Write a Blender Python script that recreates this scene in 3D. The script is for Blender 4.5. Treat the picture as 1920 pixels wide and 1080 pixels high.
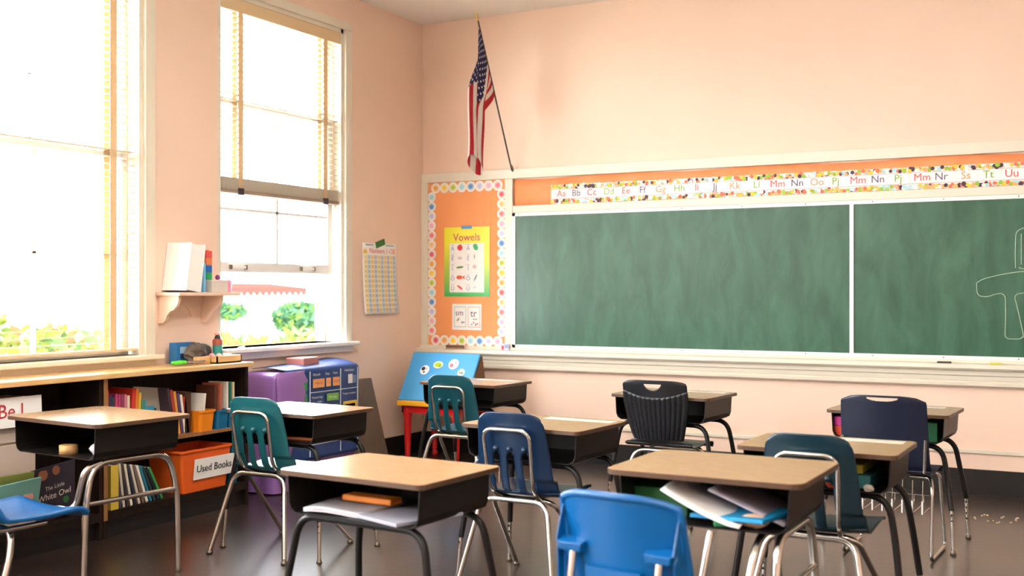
import bpy, math, random
from mathutils import Vector, Matrix
S = bpy.context.scene
for o in list(bpy.data.objects): bpy.data.objects.remove(o)
COL = S.collection
PI = math.pi
# ------------------------------------------------------------------ camera
YAW = math.atan(1130/2110)
cd = bpy.data.cameras.new('camera'); cam = bpy.data.objects.new('camera', cd); COL.objects.link(cam)
cam.location = (0, 0, 1.35); cam.rotation_euler = (PI/2, 0, YAW)
cd.sensor_width = 36; cd.lens = 36*2110/1920; cd.shift_y = 5/1920; cd.clip_start = .05; cd.clip_end = 200
cd.dof.use_dof = True; cd.dof.focus_distance = 6.2; cd.dof.aperture_fstop = 2.4
S.camera = cam
# ------------------------------------------------------------------ light
W = bpy.data.worlds.new('world'); S.world = W; W.use_nodes = True
bg = W.node_tree.nodes['Background']; bg.inputs[0].default_value = (.94, .97, 1, 1); bg.inputs[1].default_value = 9.5
sd = bpy.data.lights.new('sun', 'SUN'); sd.energy = 5; sd.angle = .02; sd.color = (1, .96, .88)
sun = bpy.data.objects.new('sun', sd); COL.objects.link(sun)
sun.rotation_euler = Vector((.72, -.25, .8)).to_track_quat('Z', 'Y').to_euler()
S.view_settings.view_transform = 'Standard'; S.view_settings.look = 'None'
S.view_settings.gamma = 1; S.view_settings.use_curve_mapping = False
S.view_settings.exposure = 1.62
LX, BY, CZ = -5.164, 8.045, 3.6          # left wall, back wall, ceiling
WIN = [(5.57, 6.93), (3.50, 4.93), (1.42, 2.85), (-.66, .77), (-2.74, -1.31)]   # openings along the left wall
WZ0, WZ1 = .965, 3.33
FILL = 10          # strength of the added, unseen fill panels
for i, (a, b) in enumerate(WIN):          # sky portals in the window openings
    l = bpy.data.lights.new('window_portal', 'AREA'); l.shape = 'RECTANGLE'; l.size = b-a; l.size_y = WZ1-WZ0
    l.cycles.is_portal = True
    p = bpy.data.objects.new('window_portal', l); COL.objects.link(p)
    p.location = (LX-.27, (a+b)/2, (WZ0+WZ1)/2); p.rotation_euler = (PI/2, 0, -PI/2)

# ------------------------------------------------------------------ materials
def lin(c):
    return tuple((x/255/12.92 if x/255 <= .04045 else ((x/255+.055)/1.055)**2.4) for x in c)
MATS = {}
def mat(name, c, rough=.5, metal=0, var=0, vscale=6, bump=0, bscale=80, spec=.5, c2=None, trans=0, coat=0, stretch=None):
    if name in MATS: return MATS[name]
    m = bpy.data.materials.new(name); MATS[name] = m; m.use_nodes = True
    nt = m.node_tree; b = nt.nodes['Principled BSDF']; out = nt.nodes['Material Output']
    col = lin(c); b.inputs['Base Color'].default_value = (*col, 1)
    b.inputs['Roughness'].default_value = rough; b.inputs['Metallic'].default_value = metal
    b.inputs['Specular IOR Level'].default_value = spec; b.inputs['Coat Weight'].default_value = coat; b.inputs['Coat Roughness'].default_value = .18
    tc = nt.nodes.new('ShaderNodeTexCoord'); mp = nt.nodes.new('ShaderNodeMapping')
    nt.links.new(tc.outputs['Object'], mp.inputs[0])
    if stretch: mp.inputs['Scale'].default_value = stretch
    if var or c2:
        n = nt.nodes.new('ShaderNodeTexNoise'); n.inputs['Scale'].default_value = vscale; n.inputs['Detail'].default_value = 5
        nt.links.new(mp.outputs[0], n.inputs[0])
        r = nt.nodes.new('ShaderNodeValToRGB'); r.color_ramp.elements[0].position = .35; r.color_ramp.elements[1].position = .68
        k = lin(c2) if c2 else tuple(x*(1-var) for x in col)
        r.color_ramp.elements[0].color = (*k, 1); r.color_ramp.elements[1].color = (*col, 1)
        nt.links.new(n.outputs[0], r.inputs[0]); nt.links.new(r.outputs[0], b.inputs['Base Color'])
    if bump:
        n2 = nt.nodes.new('ShaderNodeTexNoise'); n2.inputs['Scale'].default_value = bscale; n2.inputs['Detail'].default_value = 3
        nt.links.new(mp.outputs[0], n2.inputs[0])
        bp = nt.nodes.new('ShaderNodeBump'); bp.inputs['Strength'].default_value = bump; bp.inputs['Distance'].default_value = .01
        nt.links.new(n2.outputs[0], bp.inputs['Height']); nt.links.new(bp.outputs[0], b.inputs['Normal'])
    if trans:
        t = nt.nodes.new('ShaderNodeBsdfTranslucent'); t.inputs[0].default_value = (*col, 1)
        mx = nt.nodes.new('ShaderNodeMixShader'); mx.inputs[0].default_value = trans
        nt.links.new(b.outputs[0], mx.inputs[1]); nt.links.new(t.outputs[0], mx.inputs[2]); nt.links.new(mx.outputs[0], out.inputs[0])
    return m
def glass():
    m = bpy.data.materials.new('window_glass'); m.use_nodes = True; nt = m.node_tree
    nt.nodes.remove(nt.nodes['Principled BSDF']); out = nt.nodes['Material Output']
    a = nt.nodes.new('ShaderNodeBsdfTransparent'); g = nt.nodes.new('ShaderNodeBsdfGlossy'); g.inputs['Roughness'].default_value = .02
    x = nt.nodes.new('ShaderNodeMixShader'); x.inputs[0].default_value = .05
    nt.links.new(a.outputs[0], x.inputs[1]); nt.links.new(g.outputs[0], x.inputs[2]); nt.links.new(x.outputs[0], out.inputs[0])
    return m
M_wall = mat('peach_paint', (240, 210, 189), .6, var=.05, vscale=1.3, bump=.05, bscale=60)
M_ceil = mat('ceiling_paint', (244, 240, 232), .8, bump=.1, bscale=50)
M_floor = mat('linoleum', (62, 50, 44), .3, c2=(46, 36, 32), vscale=2.2, bump=.06, bscale=18, coat=.3)
M_base = mat('black_vinyl_base', (22, 20, 19), .4)
M_trim = mat('cream_trim', (226, 218, 200), .35, var=.05, vscale=3)
M_white = mat('white_enamel', (240, 238, 236), .3)
M_wood = mat('maple_wood', (222, 184, 130), .35, c2=(206, 164, 108), vscale=5, stretch=(6, 1, 6))
M_case = mat('dark_brown_cabinet', (38, 25, 18), .55, c2=(28, 19, 14), spec=.2, vscale=4, stretch=(8, 8, 1))
M_edge = mat('pine_edge', (160, 112, 66), .5, c2=(136, 92, 52), vscale=8, stretch=(6, 6, 1))
M_black = mat('black_enamel', (20, 18, 17), .35, spec=.3)
M_box = mat('brown_black_steel', (24, 20, 17), .42, spec=.3)
M_chrome = mat('chrome', (200, 196, 190), .16, metal=1)
M_lam = mat('tan_laminate', (178, 143, 108), .22, c2=(168, 134, 98), vscale=24, stretch=(1, 5, 1))
M_lamedge = mat('laminate_edge', (84, 60, 42), .4)
M_teal = mat('teal_plastic', (16, 84, 92), .3)
M_navyt = mat('blue_teal_plastic', (8, 38, 70), .28)
M_dteal = mat('dark_teal_plastic', (12, 42, 54), .3)
M_navy = mat('navy_plastic', (20, 27, 48), .32)
M_blackp = mat('black_plastic', (26, 28, 32), .3)
M_blue = mat('bright_blue_plastic', (0, 86, 148), .3)
M_rubber = mat('grey_glide', (120, 112, 100), .35, metal=.8)
M_paper = mat('white_paper', (244, 242, 238), .7)
M_ink = mat('black_ink', (40, 36, 40), .7)
M_tag = mat('name_tag_paper', (236, 230, 216), .35)
def C(r, g, b, rough=.55): return mat('paint_%d_%d_%d' % (r, g, b), (r, g, b), rough)

# ------------------------------------------------------------------ mesh builder
def fillet(pts, r, n=6):
    P = [Vector(p) for p in pts]; out = [P[0]]
    for i in range(1, len(P)-1):
        a, b, c = P[i-1], P[i], P[i+1]
        rr = min(r, (a-b).length*.48, (c-b).length*.48)
        s, e = b+(a-b).normalized()*rr, b+(c-b).normalized()*rr
        for k in range(n+1):
            t = k/n; out.append(s*(1-t)**2+b*2*t*(1-t)+e*t*t)
    out.append(P[-1]); return out
TXT = {}
def textdata(s):
    if s not in TXT:
        cu = bpy.data.curves.new('t', 'FONT'); cu.body = s; cu.size = 1; cu.align_x = 'CENTER'; cu.align_y = 'CENTER'; cu.resolution_u = 3
        ob = bpy.data.objects.new('t', cu); COL.objects.link(ob)
        dg = bpy.context.evaluated_depsgraph_get(); me = bpy.data.meshes.new_from_object(ob.evaluated_get(dg))
        TXT[s] = ([v.co.copy() for v in me.vertices], [tuple(p.vertices) for p in me.polygons])
        bpy.data.objects.remove(ob); bpy.data.curves.remove(cu); bpy.data.meshes.remove(me)
    return TXT[s]
class MB:
    def __init__(s): s.v = []; s.f = []; s.m = []; s.sm = []; s.mats = []
    def mi(s, m):
        if m not in s.mats: s.mats.append(m)
        return s.mats.index(m)
    def add(s, vs, fs, m, smooth=False):
        o = len(s.v); s.v += [tuple(v) for v in vs]; k = s.mi(m)
        for f in fs: s.f.append(tuple(o+i for i in f)); s.m.append(k); s.sm.append(smooth)
        return s
    def box(s, c, d, m, rz=0, rx=0, ry=0, taper=1, skip=()):
        R = Matrix.Rotation(rz, 3, 'Z') @ Matrix.Rotation(ry, 3, 'Y') @ Matrix.Rotation(rx, 3, 'X'); c = Vector(c)
        vs = []
        for z in (-1, 1):
            k = taper if z < 0 else 1
            for x, y in ((-1, -1), (1, -1), (1, 1), (-1, 1)):
                vs.append(c+R @ Vector((x*d[0]/2*k, y*d[1]/2*k, z*d[2]/2)))
        fs = [(3, 2, 1, 0), (4, 5, 6, 7), (0, 1, 5, 4), (1, 2, 6, 5), (2, 3, 7, 6), (3, 0, 4, 7)]
        return s.add(vs, [f for i, f in enumerate(fs) if i not in skip], m)
    def bb(s, x0, x1, y0, y1, z0, z1, m): return s.box(((x0+x1)/2, (y0+y1)/2, (z0+z1)/2), (x1-x0, y1-y0, z1-z0), m)
    def tube(s, pts, r, m, n=10, r2=None, caps=True):
        P = [Vector(p) for p in pts]; vs = []; up = None
        for i, p in enumerate(P):
            t = (P[min(i+1, len(P)-1)]-P[max(i-1, 0)]).normalized()
            if up is None:
                up = t.orthogonal().normalized()
            up = (up-t*up.dot(t)).normalized(); w = t.cross(up)
            rr = r if r2 is None else r+(r2-r)*i/(len(P)-1)
            for k in range(n):
                a = 2*PI*k/n; vs.append(p+(up*math.cos(a)+w*math.sin(a))*rr)
        fs = [(i*n+k, i*n+(k+1) % n, (i+1)*n+(k+1) % n, (i+1)*n+k) for i in range(len(P)-1) for k in range(n)]
        s.add(vs, fs, m, True)
        if caps: s.add(vs[:n], [tuple(range(n))[::-1]], m); s.add(vs[-n:], [tuple(range(n))], m)
        return s
    def lathe(s, prof, c, m, n=24, mtx=None, smooth=True):
        c = Vector(c); vs = []
        for r, z in prof:
            for k in range(n):
                a = 2*PI*k/n; v = Vector((r*math.cos(a), r*math.sin(a), z)); vs.append(c+(mtx @ v if mtx else v))
        L = len(prof); fs = [(i*n+k, i*n+(k+1) % n, (i+1)*n+(k+1) % n, (i+1)*n+k) for i in range(L-1) for k in range(n)]
        s.add(vs, fs, m, smooth)
        s.add(vs[:n], [tuple(range(n))[::-1]], m); s.add(vs[-n:], [tuple(range(n))], m); return s
    def prism(s, poly, o, u, v, w, m):
        """polygon (a,b) -> o + a*u + b*v, extruded by vector w"""
        o, u, v, w = Vector(o), Vector(u), Vector(v), Vector(w); n = len(poly)
        A = [o+u*a+v*b for a, b in poly]; B = [p+w for p in A]
        return s.add(A+B, [tuple(range(n))[::-1], tuple(range(n, 2*n))]+[(i, (i+1) % n, n+(i+1) % n, n+i) for i in range(n)], m)
    def poly(s, poly, o, u, v, m):
        o, u, v = Vector(o), Vector(u), Vector(v)
        return s.add([o+u*a+v*b for a, b in poly], [tuple(range(len(poly)))], m)
    def sheet(s, fn, nu, nv, m, skip=None, mf=None, smooth=True):
        o = len(s.v); s.v += [tuple(fn(i/nu, j/nv)) for j in range(nv+1) for i in range(nu+1)]
        for j in range(nv):
            for i in range(nu):
                if skip and skip((i+.5)/nu, (j+.5)/nv): continue
                a = o+j*(nu+1)+i; s.f.append((a, a+1, a+nu+2, a+nu+1)); s.sm.append(smooth)
                s.m.append(s.mi(mf(i, j) if mf else m))
        return s
    def text(s, t, size, o, u, v, m):
        vs, fs = textdata(t); o, u, v = Vector(o), Vector(u), Vector(v)
        return s.add([o+u*p.x*size+v*p.y*size for p in vs], fs, m)
    def build(s, name, parent=None, label=None, cat=None, group=None, kind=None, solid=0, bevel=0, subd=0, loc=None, rz=0, off=-1):
        me = bpy.data.meshes.new(name); me.from_pydata(s.v, [], s.f)
        for m in s.mats: me.materials.append(m)
        me.polygons.foreach_set('material_index', s.m); me.polygons.foreach_set('use_smooth', s.sm); me.update()
        ob = bpy.data.objects.new(name, me); COL.objects.link(ob)
        if parent: ob.parent = parent
        if loc: ob.location = loc
        if rz: ob.rotation_euler = (0, 0, rz)
        if bevel:
            b = ob.modifiers.new('b', 'BEVEL'); b.width = bevel; b.segments = 2; b.limit_method = 'ANGLE'; b.angle_limit = .7
        if solid:
            d = ob.modifiers.new('s', 'SOLIDIFY'); d.thickness = solid; d.offset = off
        if subd:
            d = ob.modifiers.new('d', 'SUBSURF'); d.levels = subd; d.render_levels = subd
        tag(ob, label, cat, group, kind); return ob
def tag(o, label=None, cat=None, group=None, kind=None):
    if label: o['label'] = label
    if cat: o['category'] = cat
    if group: o['group'] = group
    if kind: o['kind'] = kind
    return o
def thing(name, loc, label, cat, rz=0, group=None):
    o = bpy.data.objects.new(name, None); COL.objects.link(o); o.empty_display_size = .1
    o.location = loc; o.rotation_euler = (0, 0, rz); return tag(o, label, cat, group)
def copy_tree(o, parent=None, swap=None):
    c = o.copy(); COL.objects.link(c); c.parent = parent
    if swap and c.type == 'MESH' and swap.get(o.name.split('.')[0]):
        c.data = c.data.copy(); c.data.materials[0] = swap[o.name.split('.')[0]]
    for ch in [x for x in list(bpy.data.objects) if x.parent == o]: copy_tree(ch, c, swap)
    return c
X, Y, Z = (1, 0, 0), (0, 1, 0), (0, 0, 1)
def circ(n, r, cx=0, cy=0, ry=None): return [(cx+r*math.cos(2*PI*k/n), cy+(ry or r)*math.sin(2*PI*k/n)) for k in range(n)]
def rrect(w, h, r, n=4):
    out = []
    for cx, cy, a0 in ((w/2-r, h/2-r, 0), (-w/2+r, h/2-r, 90), (-w/2+r, -h/2+r, 180), (w/2-r, -h/2+r, 270)):
        for k in range(n+1):
            a = math.radians(a0+90*k/n); out.append((cx+r*math.cos(a), cy+r*math.sin(a)))
    return out
def st(ob): ob['kind'] = 'structure'; return ob

# ------------------------------------------------------------------ the room
RX, FY = 3.6, -3.6
m = MB(); m.bb(LX-.25, RX+.2, FY-.2, BY+.2, -.1, 0, M_floor); st(m.build('floor'))
m = MB(); m.bb(LX-.25, RX+.2, FY-.2, BY+.2, CZ, CZ+.15, M_ceil)
m.bb(-2.55, -2.50, FY, BY, CZ-.006, CZ, M_ceil)
st(m.build('ceiling'))
m = MB(); m.bb(LX-.25, RX+.2, BY, BY+.2, 0, CZ, M_wall); st(m.build('wall_back'))
m = MB(); m.bb(RX, RX+.2, FY, BY, 0, CZ, M_wall); st(m.build('wall_right'))
m = MB(); m.bb(LX-.25, RX+.2, FY-.2, FY, 0, CZ, M_wall); st(m.build('wall_front'))
m = MB(); m.bb(LX-.25, LX, FY, BY, 0, WZ0, M_wall); m.bb(LX-.25, LX, FY, BY, WZ1, CZ, M_wall)
e = sorted([FY, BY]+[q for w in WIN for q in w])
for i in range(0, len(e), 2): m.bb(LX-.25, LX, e[i], e[i+1], WZ0, WZ1, M_wall)
st(m.build('wall_left'))
m = MB(); m.bb(LX, RX, BY-.018, BY, 0, .165, M_base); st(m.build('baseboard_back'))
m = MB(); m.bb(LX, LX+.018, FY, BY-.018, 0, .165, M_base); st(m.build('baseboard_left'))
m = MB(); m.bb(RX-.018, RX, FY, BY-.018, 0, .165, M_base); st(m.build('baseboard_right'))
# trim of the back wall
TX1 = 3.3
m = MB(); m.bb(LX, TX1, BY-.03, BY, 2.255, 2.335, M_trim); m.bb(LX, LX+.064, BY-.03, BY, .895, 2.255, M_trim)
m.bb(-4.36, -4.288, BY-.032, BY, .895, 2.255, M_trim); m.bb(-4.288, TX1, BY-.03, BY, 1.978, 2.036, M_trim)
st(m.build('trim_1', bevel=.004))
m = MB()
prof = [(0, .895), (-.035, .895), (-.035, .872), (-.115, .866), (-.118, .84), (-.105, .828), (-.075, .82), (-.072, .792), (-.06, .785), (-.055, .758),
        (-.05, .752), (-.062, .742), (-.06, .722), (-.02, .706), (0, .706)]
m.prism([(a, b) for a, b in prof], (LX, BY, 0), Y, Z, (TX1-LX, 0, 0), M_trim); st(m.build('trim_2'))
m = MB(); m.bb(-1.6, RX, BY-.02, BY, .272, .292, M_trim); m.bb(LX, -1.6, BY-.02, BY, .272, .292, M_trim); st(m.build('trim_3'))

# windows
M_glass = glass()
M_sash = mat('sash_white', (232, 228, 224), .35)
M_brass = mat('dull_nickel', (150, 140, 128), .3, metal=.9)
M_sill = mat('sill_cream', (236, 222, 200), .3)
def window(n, y0, y1, raised, leftcase):
    w = bpy.data.objects.new('window_%d' % n, None); COL.objects.link(w); st(w); w.location = (LX, (y0+y1)/2, WZ0)
    ym = (y0+y1)/2; h = WZ1-WZ0; a, b = y0-ym, y1-ym
    m = MB(); m.bb(-.25, -.0, a, a+.03, 0, h, M_trim); m.bb(-.25, -.0, b-.03, b, 0, h, M_trim); m.bb(-.25, 0, a, b, h-.03, h, M_trim)
    m.bb(-.16, -.145, a+.03, a+.05, 0, h, M_trim); m.bb(-.16, -.145, b-.05, b-.03, 0, h, M_trim)
    m.build('jamb', w)
    m = MB(); m.bb(0, .025, b, b+.075, 0, h, M_trim)
    if leftcase: m.bb(0, .025, a-.075, a, 0, h, M_trim)
    m.bb(0, .027, a-(.075 if leftcase else 0), b+.075, h, h+.06, M_trim); m.build('casing', w)
    ml = M_white if n == 2 else M_sill
    m = MB(); m.bb(-.25, .085, a-.06 if leftcase else a+.005, b+.10, -.028, 0.0, ml); m.build('sill', w, bevel=.006)
    m = MB(); m.bb(0, .03, a-.05 if leftcase else a+.01, b+.085, -.075, -.028, ml)
    m.build('apron', w)
    def sash(z0, z1, x, bars, rail):
        m = MB(); t = .035
        m.bb(x-t/2, x+t/2, a+.05, a+.105, z0, z1, M_sash); m.bb(x-t/2, x+t/2, b-.105, b-.05, z0, z1, M_sash)
        m.bb(x-t/2, x+t/2, a+.1, b-.1, z1-.04, z1, M_sash); m.bb(x-t/2, x+t/2, a+.1, b-.1, z0, z0+rail, M_sash)
        m.bb(x-.012, x+.012, -.011, .011, z0, z1, M_sash)
        for zz in bars: m.bb(x-.012, x+.012, a+.1, b-.1, zz-.009, zz+.009, M_sash)
        s = m.build('sash', w)
        m = MB(); m.bb(x-.003, x+.003, a+.1, b-.1, z0+rail, z1-.04, M_glass); m.build('glass_pane', s)
        if rail > .05:
            for yy in (-.42, .32):
                m = MB(); m.box((x+.03, yy, z0+.033), (.022, .13, .02), M_white); m.box((x+.03, yy-.075, z0+.033), (.014, .02, .03), M_brass); m.box((x+.03, yy+.075, z0+.033), (.014, .02, .03), M_brass)
                m.build('sash_lift', s)
    if raised:
        sash(.511, 1.68, -.085, [.935], .066); sash(1.05, h-.03, -.125, [1.59], .04)
    else:
        sash(0.0, 1.21, -.085, [.6], .03); sash(1.17, h-.03, -.125, [1.59], .04)
window(2, *WIN[0], True, False); window(1, *WIN[1], False, True)
for i, k in enumerate(WIN[2:]): window(3+i, *k, False, True)

# venetian blinds
M_slat = mat('blind_slat', (226, 216, 196), .4, trans=.1)
M_tape = mat('blind_tape', (226, 200, 160), .8, trans=.25)
M_rail = mat('blind_rail', (222, 196, 154), .45)
M_railb = mat('blind_bottom_rail', (160, 140, 124), .45)
def blind(y0, y1, zb, label, tapes, stack):
    t = thing('venetian_blind', (LX-.035, (y0+y1)/2, zb), label, 'blind'); L = y1-y0-.08; H = 3.30-zb
    m = MB(); m.bb(-.03, .03, -L/2, L/2, H-.07, H, M_rail); m.bb(.02, .032, -L/2-.01, L/2+.01, H-.085, H, M_rail); m.build('headrail', t, bevel=.004)
    m = MB(); z = H-.11
    while z > stack+.02:
        m.box((0, 0, z), (.05, L-.02, .003), M_slat, ry=-.05); z -= .0405
    k = 0
    while k*.005 < stack-.03: m.box((0, 0, .028+k*.005), (.05, L-.02, .003), M_slat); k += 1
    m.build('slats', t)
    m = MB(); m.bb(-.026, .026, -L/2, L/2, 0, .024 if stack > .06 else .016, M_railb if stack > .06 else M_rail); m.build('bottom_rail', t, bevel=.004)
    for yy in tapes:
        y = yy-(y0+y1)/2
        m = MB(); m.bb(.027, .0285, y-.024, y+.024, .01, H-.07, M_tape); m.bb(-.0285, -.027, y-.024, y+.024, .01, H-.07, M_tape)
        z = H-.11
        while z > stack+.02: m.box((0, y, z-.004), (.055, .012, .0015), M_tape, ry=-.05); z -= .0405
        m.build('ladder_tape', t)
        if stack > .06: m = MB(); m.box((.03, y, .014), (.012, .05, .045), C(60, 52, 60)); m.build('tape_clip', t)
    m = MB()
    for yy in (L/2-.09, L/2-.085): m.tube([(.032, yy, H-.08), (.034, yy+.008, H*.5), (.032, yy, max(H-2.2, .1))], .0018, M_tape, 5)
    m.build('pull_cord', t)
blind(WIN[0][0], WIN[0][1], 2.0, 'venetian blind drawn halfway up, in the window nearest the flag', (5.80, 6.72), .11)
blind(WIN[1][0], WIN[1][1], .99, 'long venetian blind lowered to the sill of the left window', (3.72, 4.71), .02)

# ------------------------------------------------------------------ chalkboard and back wall
def chalk():
    m = bpy.data.materials.new('green_chalkboard'); m.use_nodes = True; nt = m.node_tree; b = nt.nodes['Principled BSDF']
    b.inputs['Roughness'].default_value = .38
    tc = nt.nodes.new('ShaderNodeTexCoord'); mp = nt.nodes.new('ShaderNodeMapping'); mp.inputs['Scale'].default_value = (3.0, 1, .9); mp.inputs['Rotation'].default_value = (0, .35, 0)
    n = nt.nodes.new('ShaderNodeTexNoise'); n.inputs['Scale'].default_value = 2.2; n.inputs['Detail'].default_value = 9; n.inputs['Distortion'].default_value = .5; n.inputs['Roughness'].default_value = .62
    r = nt.nodes.new('ShaderNodeValToRGB'); r.color_ramp.elements[0].position = .3; r.color_ramp.elements[1].position = .78
    r.color_ramp.elements[0].color = (*lin((16, 74, 50)), 1); r.color_ramp.elements[1].color = (*lin((58, 108, 84)), 1)
    nt.links.new(tc.outputs['Object'], mp.inputs[0]); nt.links.new(mp.outputs[0], n.inputs[0]); nt.links.new(n.outputs[0], r.inputs[0]); nt.links.new(r.outputs[0], b.inputs['Base Color'])
    return m
M_chalk = chalk()
M_cl = mat('chalk_line', (176, 200, 178), .9)
t = thing('chalkboard', (-4.26, BY, .87), 'long green chalkboard in two panels with white frame on the back wall', 'chalkboard')
def L(x, z): return (x+4.26, -.0325, z-.87)
m = MB(); m.bb(-.0, 2.64, -.03, 0, .03, 1.1, M_chalk); m.build('board_panel', t)
m = MB(); m.bb(2.66, 7.3, -.03, 0, .03, 1.1, M_chalk); m.build('board_panel', t)
m = MB(); m.bb(-.028, .0, -.038, 0, .022, 1.105, M_white); m.bb(-.028, 7.33, -.038, 0, .022, .046, M_white); m.bb(-.028, 7.33, -.038, 0, 1.08, 1.106, M_white)
m.bb(2.635, 2.662, -.04, 0, .046, 1.08, M_white); m.bb(7.3, 7.33, -.038, 0, .03, 1.1, M_white)
for k in range(16): m.box((.03+k*.46, -.039, 1.094), (.008, .003, .008), C(120, 110, 100)); m.box((.03+k*.46, -.039, .034), (.008, .003, .008), C(120, 110, 100))
m.build('frame', t)
m = MB()
for path in ([(-.569, 1.497), (-.571, 1.60), (-.567, 1.735), (-.52, 1.76), (-.4, 1.77), (-.33, 1.72), (-.32, 1.5)], [(-.55, 1.50), (-.5, 1.485), (-.44, 1.49)], [(-.535, 1.72), (-.535, 1.52)],
             [(-.805, 1.40), (-.77, 1.425), (-.66, 1.455), (-.537, 1.475), (-.4, 1.47), (-.25, 1.42), (-.14, 1.36)],
             [(-.805, 1.40), (-.803, 1.34), (-.79, 1.315), (-.74, 1.308), (-.70, 1.325), (-.65, 1.334), (-.63, 1.31), (-.628, 1.16), (-.632, 1.05), (-.615, 1.035), (-.54, 1.035), (-.522, 1.055), (-.53, 1.1), (-.55, 1.2), (-.575, 1.31), (-.56, 1.33), (-.48, 1.34)],
             [(-.525, 1.05), (-.5, 1.04), (-.42, 1.05), (-.42, 1.3), (-.36, 1.33), (-.2, 1.31), (-.14, 1.36)]):
    m.tube([L(*p) for p in fillet([(a, b, 0) for a, b in path], .03, 3) for p in [(p.x, p.y)]], .0028, M_cl, 5)
m.build('chalk_drawing', t)
# orange paper behind the alphabet
M_or = mat('orange_paper', (246, 160, 108), .75, c2=(238, 144, 90), vscale=4, bump=.3, bscale=5)
m = MB(); m.sheet(lambda u, v: (-4.284+u*(TX1+4.28), BY-.009-.005*math.sin(u*70+v*3)*v, 2.036+v*(.215-.008*math.sin(u*40))), 160, 3, M_or)
m.build('background_paper', label='orange crepe paper strip pinned along the wall above the chalkboard', cat='paper strip', solid=.001)
# alphabet strip
CONF = [C(244, 196, 60), C(150, 186, 50), C(240, 110, 80), C(176, 214, 222), C(70, 40, 60), C(252, 236, 228), C(250, 170, 110)]
LET = [('Aa', -3.855, 0), ('Bb', -3.726, 1), ('Cc', -3.593, 0), ('Dd', -3.448, 2), ('Ee', -3.306, 0), ('Ff', -3.171, 1), ('Gg', -3.024, 3), ('Hh', -2.876, 2), ('Ii', -2.739, 0), ('Jj', -2.599, 1),
       ('Kk', -2.45, 3), ('Ll', -2.287, 2), ('Mm', -2.135, 0), ('Nn', -1.994, 1), ('Oo', -1.854, 3), ('Pj', -1.725, 2), ('Mm', -1.572, 0), ('Nn', -1.439, 1), ('Pj', -1.305, 2), ('Mm', -1.149, 0), ('Nr', -1.027, 1),
       ('Ss', -.873, 3), ('Tt', -.735, 2), ('Uu', -.593, 0), ('Vv', -.45, 1), ('Ww', -.3, 3), ('Xx', -.15, 2), ('Yy', 0, 0), ('Zz', .15, 1)]
LC = [C(226, 90, 100), C(92, 78, 116), C(130, 176, 70), C(240, 150, 100)]
random.seed(4)
t = thing('alphabet_strip', (-3.947, BY-.018, 2.04), 'white alphabet strip with confetti border above the chalkboard', 'alphabet strip')
m = MB(); m.bb(0, 4.25, 0, .002, 0, .148, M_paper)
for z in (.036, .112): m.bb(0, 4.25, -.0015, 0, z-.0015, z+.0015, C(240, 130, 140))
for x in range(30): m.bb(.0+x*.143, .0+x*.143+.001, -.0012, 0, .037, .111, C(206, 190, 190))
m.build('strip', t)
m = MB(); x = .012
while x < 4.24:
    for z0 in (.013, .130):
        for q in range(2):
            r = random.uniform(.011, .016)
            m.poly(circ(9, r), (x+random.uniform(-.006, .006), -.002-random.random()*.001, z0+random.uniform(-.008, .010)), X, Z, random.choice(CONF))
    x += .021
m.build('confetti_border', t)
m = MB()
for s_, x, c in LET: m.text(s_, .072, (x+3.947, -.0025, .076), X, Z, LC[c])
m.build('letters', t)
# bulletin board
M_orb = mat('orange_board_paper', (246, 166, 108), .75, c2=(240, 156, 96), vscale=2)
t = thing('bulletin_board', (-5.10, BY, .895), 'tall narrow bulletin board covered in orange paper beside the window corner', 'bulletin board')
m = MB(); m.bb(0, .74, -.012, -.001, 0, 1.36, M_orb); m.build('backing', t)
FL = [(238, 170, 80), (246, 206, 70), (190, 206, 70), (176, 220, 226), (96, 146, 210), (206, 206, 236), (244, 186, 206), (240, 130, 140), (250, 200, 130), (226, 96, 110)]
m = MB(); cell = []
nx, nz = 8, 15
for i in range(nx): cell += [(.03+(i+.5)*.68/nx, 1.315, .68/nx, i), (.03+(i+.5)*.68/nx, .04, .68/nx, i+9)]
for j in range(nz): cell += [(.034, .08+(j+.5)*1.2/nz, 1.2/nz, 17-j), (.706, .08+(j+.5)*1.2/nz, 1.2/nz, j+5)]
for k, (x, z, w, i) in enumerate(cell):
    c = FL[i % 10]; y = -.0135-.0001*k
    m.poly(circ(14, w*.53), (x, y, z), X, Z, M_paper)
    for q in range(8):
        a = q*PI/4; m.poly(circ(6, w*.13), (x+math.cos(a)*w*.24, y-.0005-.0001*q, z+math.sin(a)*w*.24), X, Z, C(*[int(v*.55+255*.45) for v in c]))
    m.poly(circ(10, w*.22), (x, y-.0018, z), X, Z, C(*c))
m.build('scalloped_border', t)
# vowel poster
def gradmat():
    m = bpy.data.materials.new('poster_print'); m.use_nodes = True; nt = m.node_tree; b = nt.nodes['Principled BSDF']; b.inputs['Roughness'].default_value = .4
    tc = nt.nodes.new('ShaderNodeTexCoord'); sp = nt.nodes.new('ShaderNodeSeparateXYZ'); r = nt.nodes.new('ShaderNodeValToRGB')
    r.color_ramp.elements[0].color = (*lin((40, 180, 90)), 1); r.color_ramp.elements[1].color = (*lin((240, 236, 60)), 1); r.color_ramp.elements[1].position = .75
    nt.links.new(tc.outputs['Generated'], sp.inputs[0]); nt.links.new(sp.outputs['Z'], r.inputs[0]); nt.links.new(r.outputs[0], b.inputs['Base Color']); return m
t = thing('poster', (-4.725, BY-.014, 1.302), 'yellow and green vowel chart poster on the orange bulletin board', 'poster')
m = MB(); m.bb(-.217, .217, -.002, 0, 0, .575, gradmat()); m.build('sheet', t)
m = MB(); m.bb(-.165, .165, -.003, -.0021, .035, .44, M_paper)
bl = C(120, 130, 190); 
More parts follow.
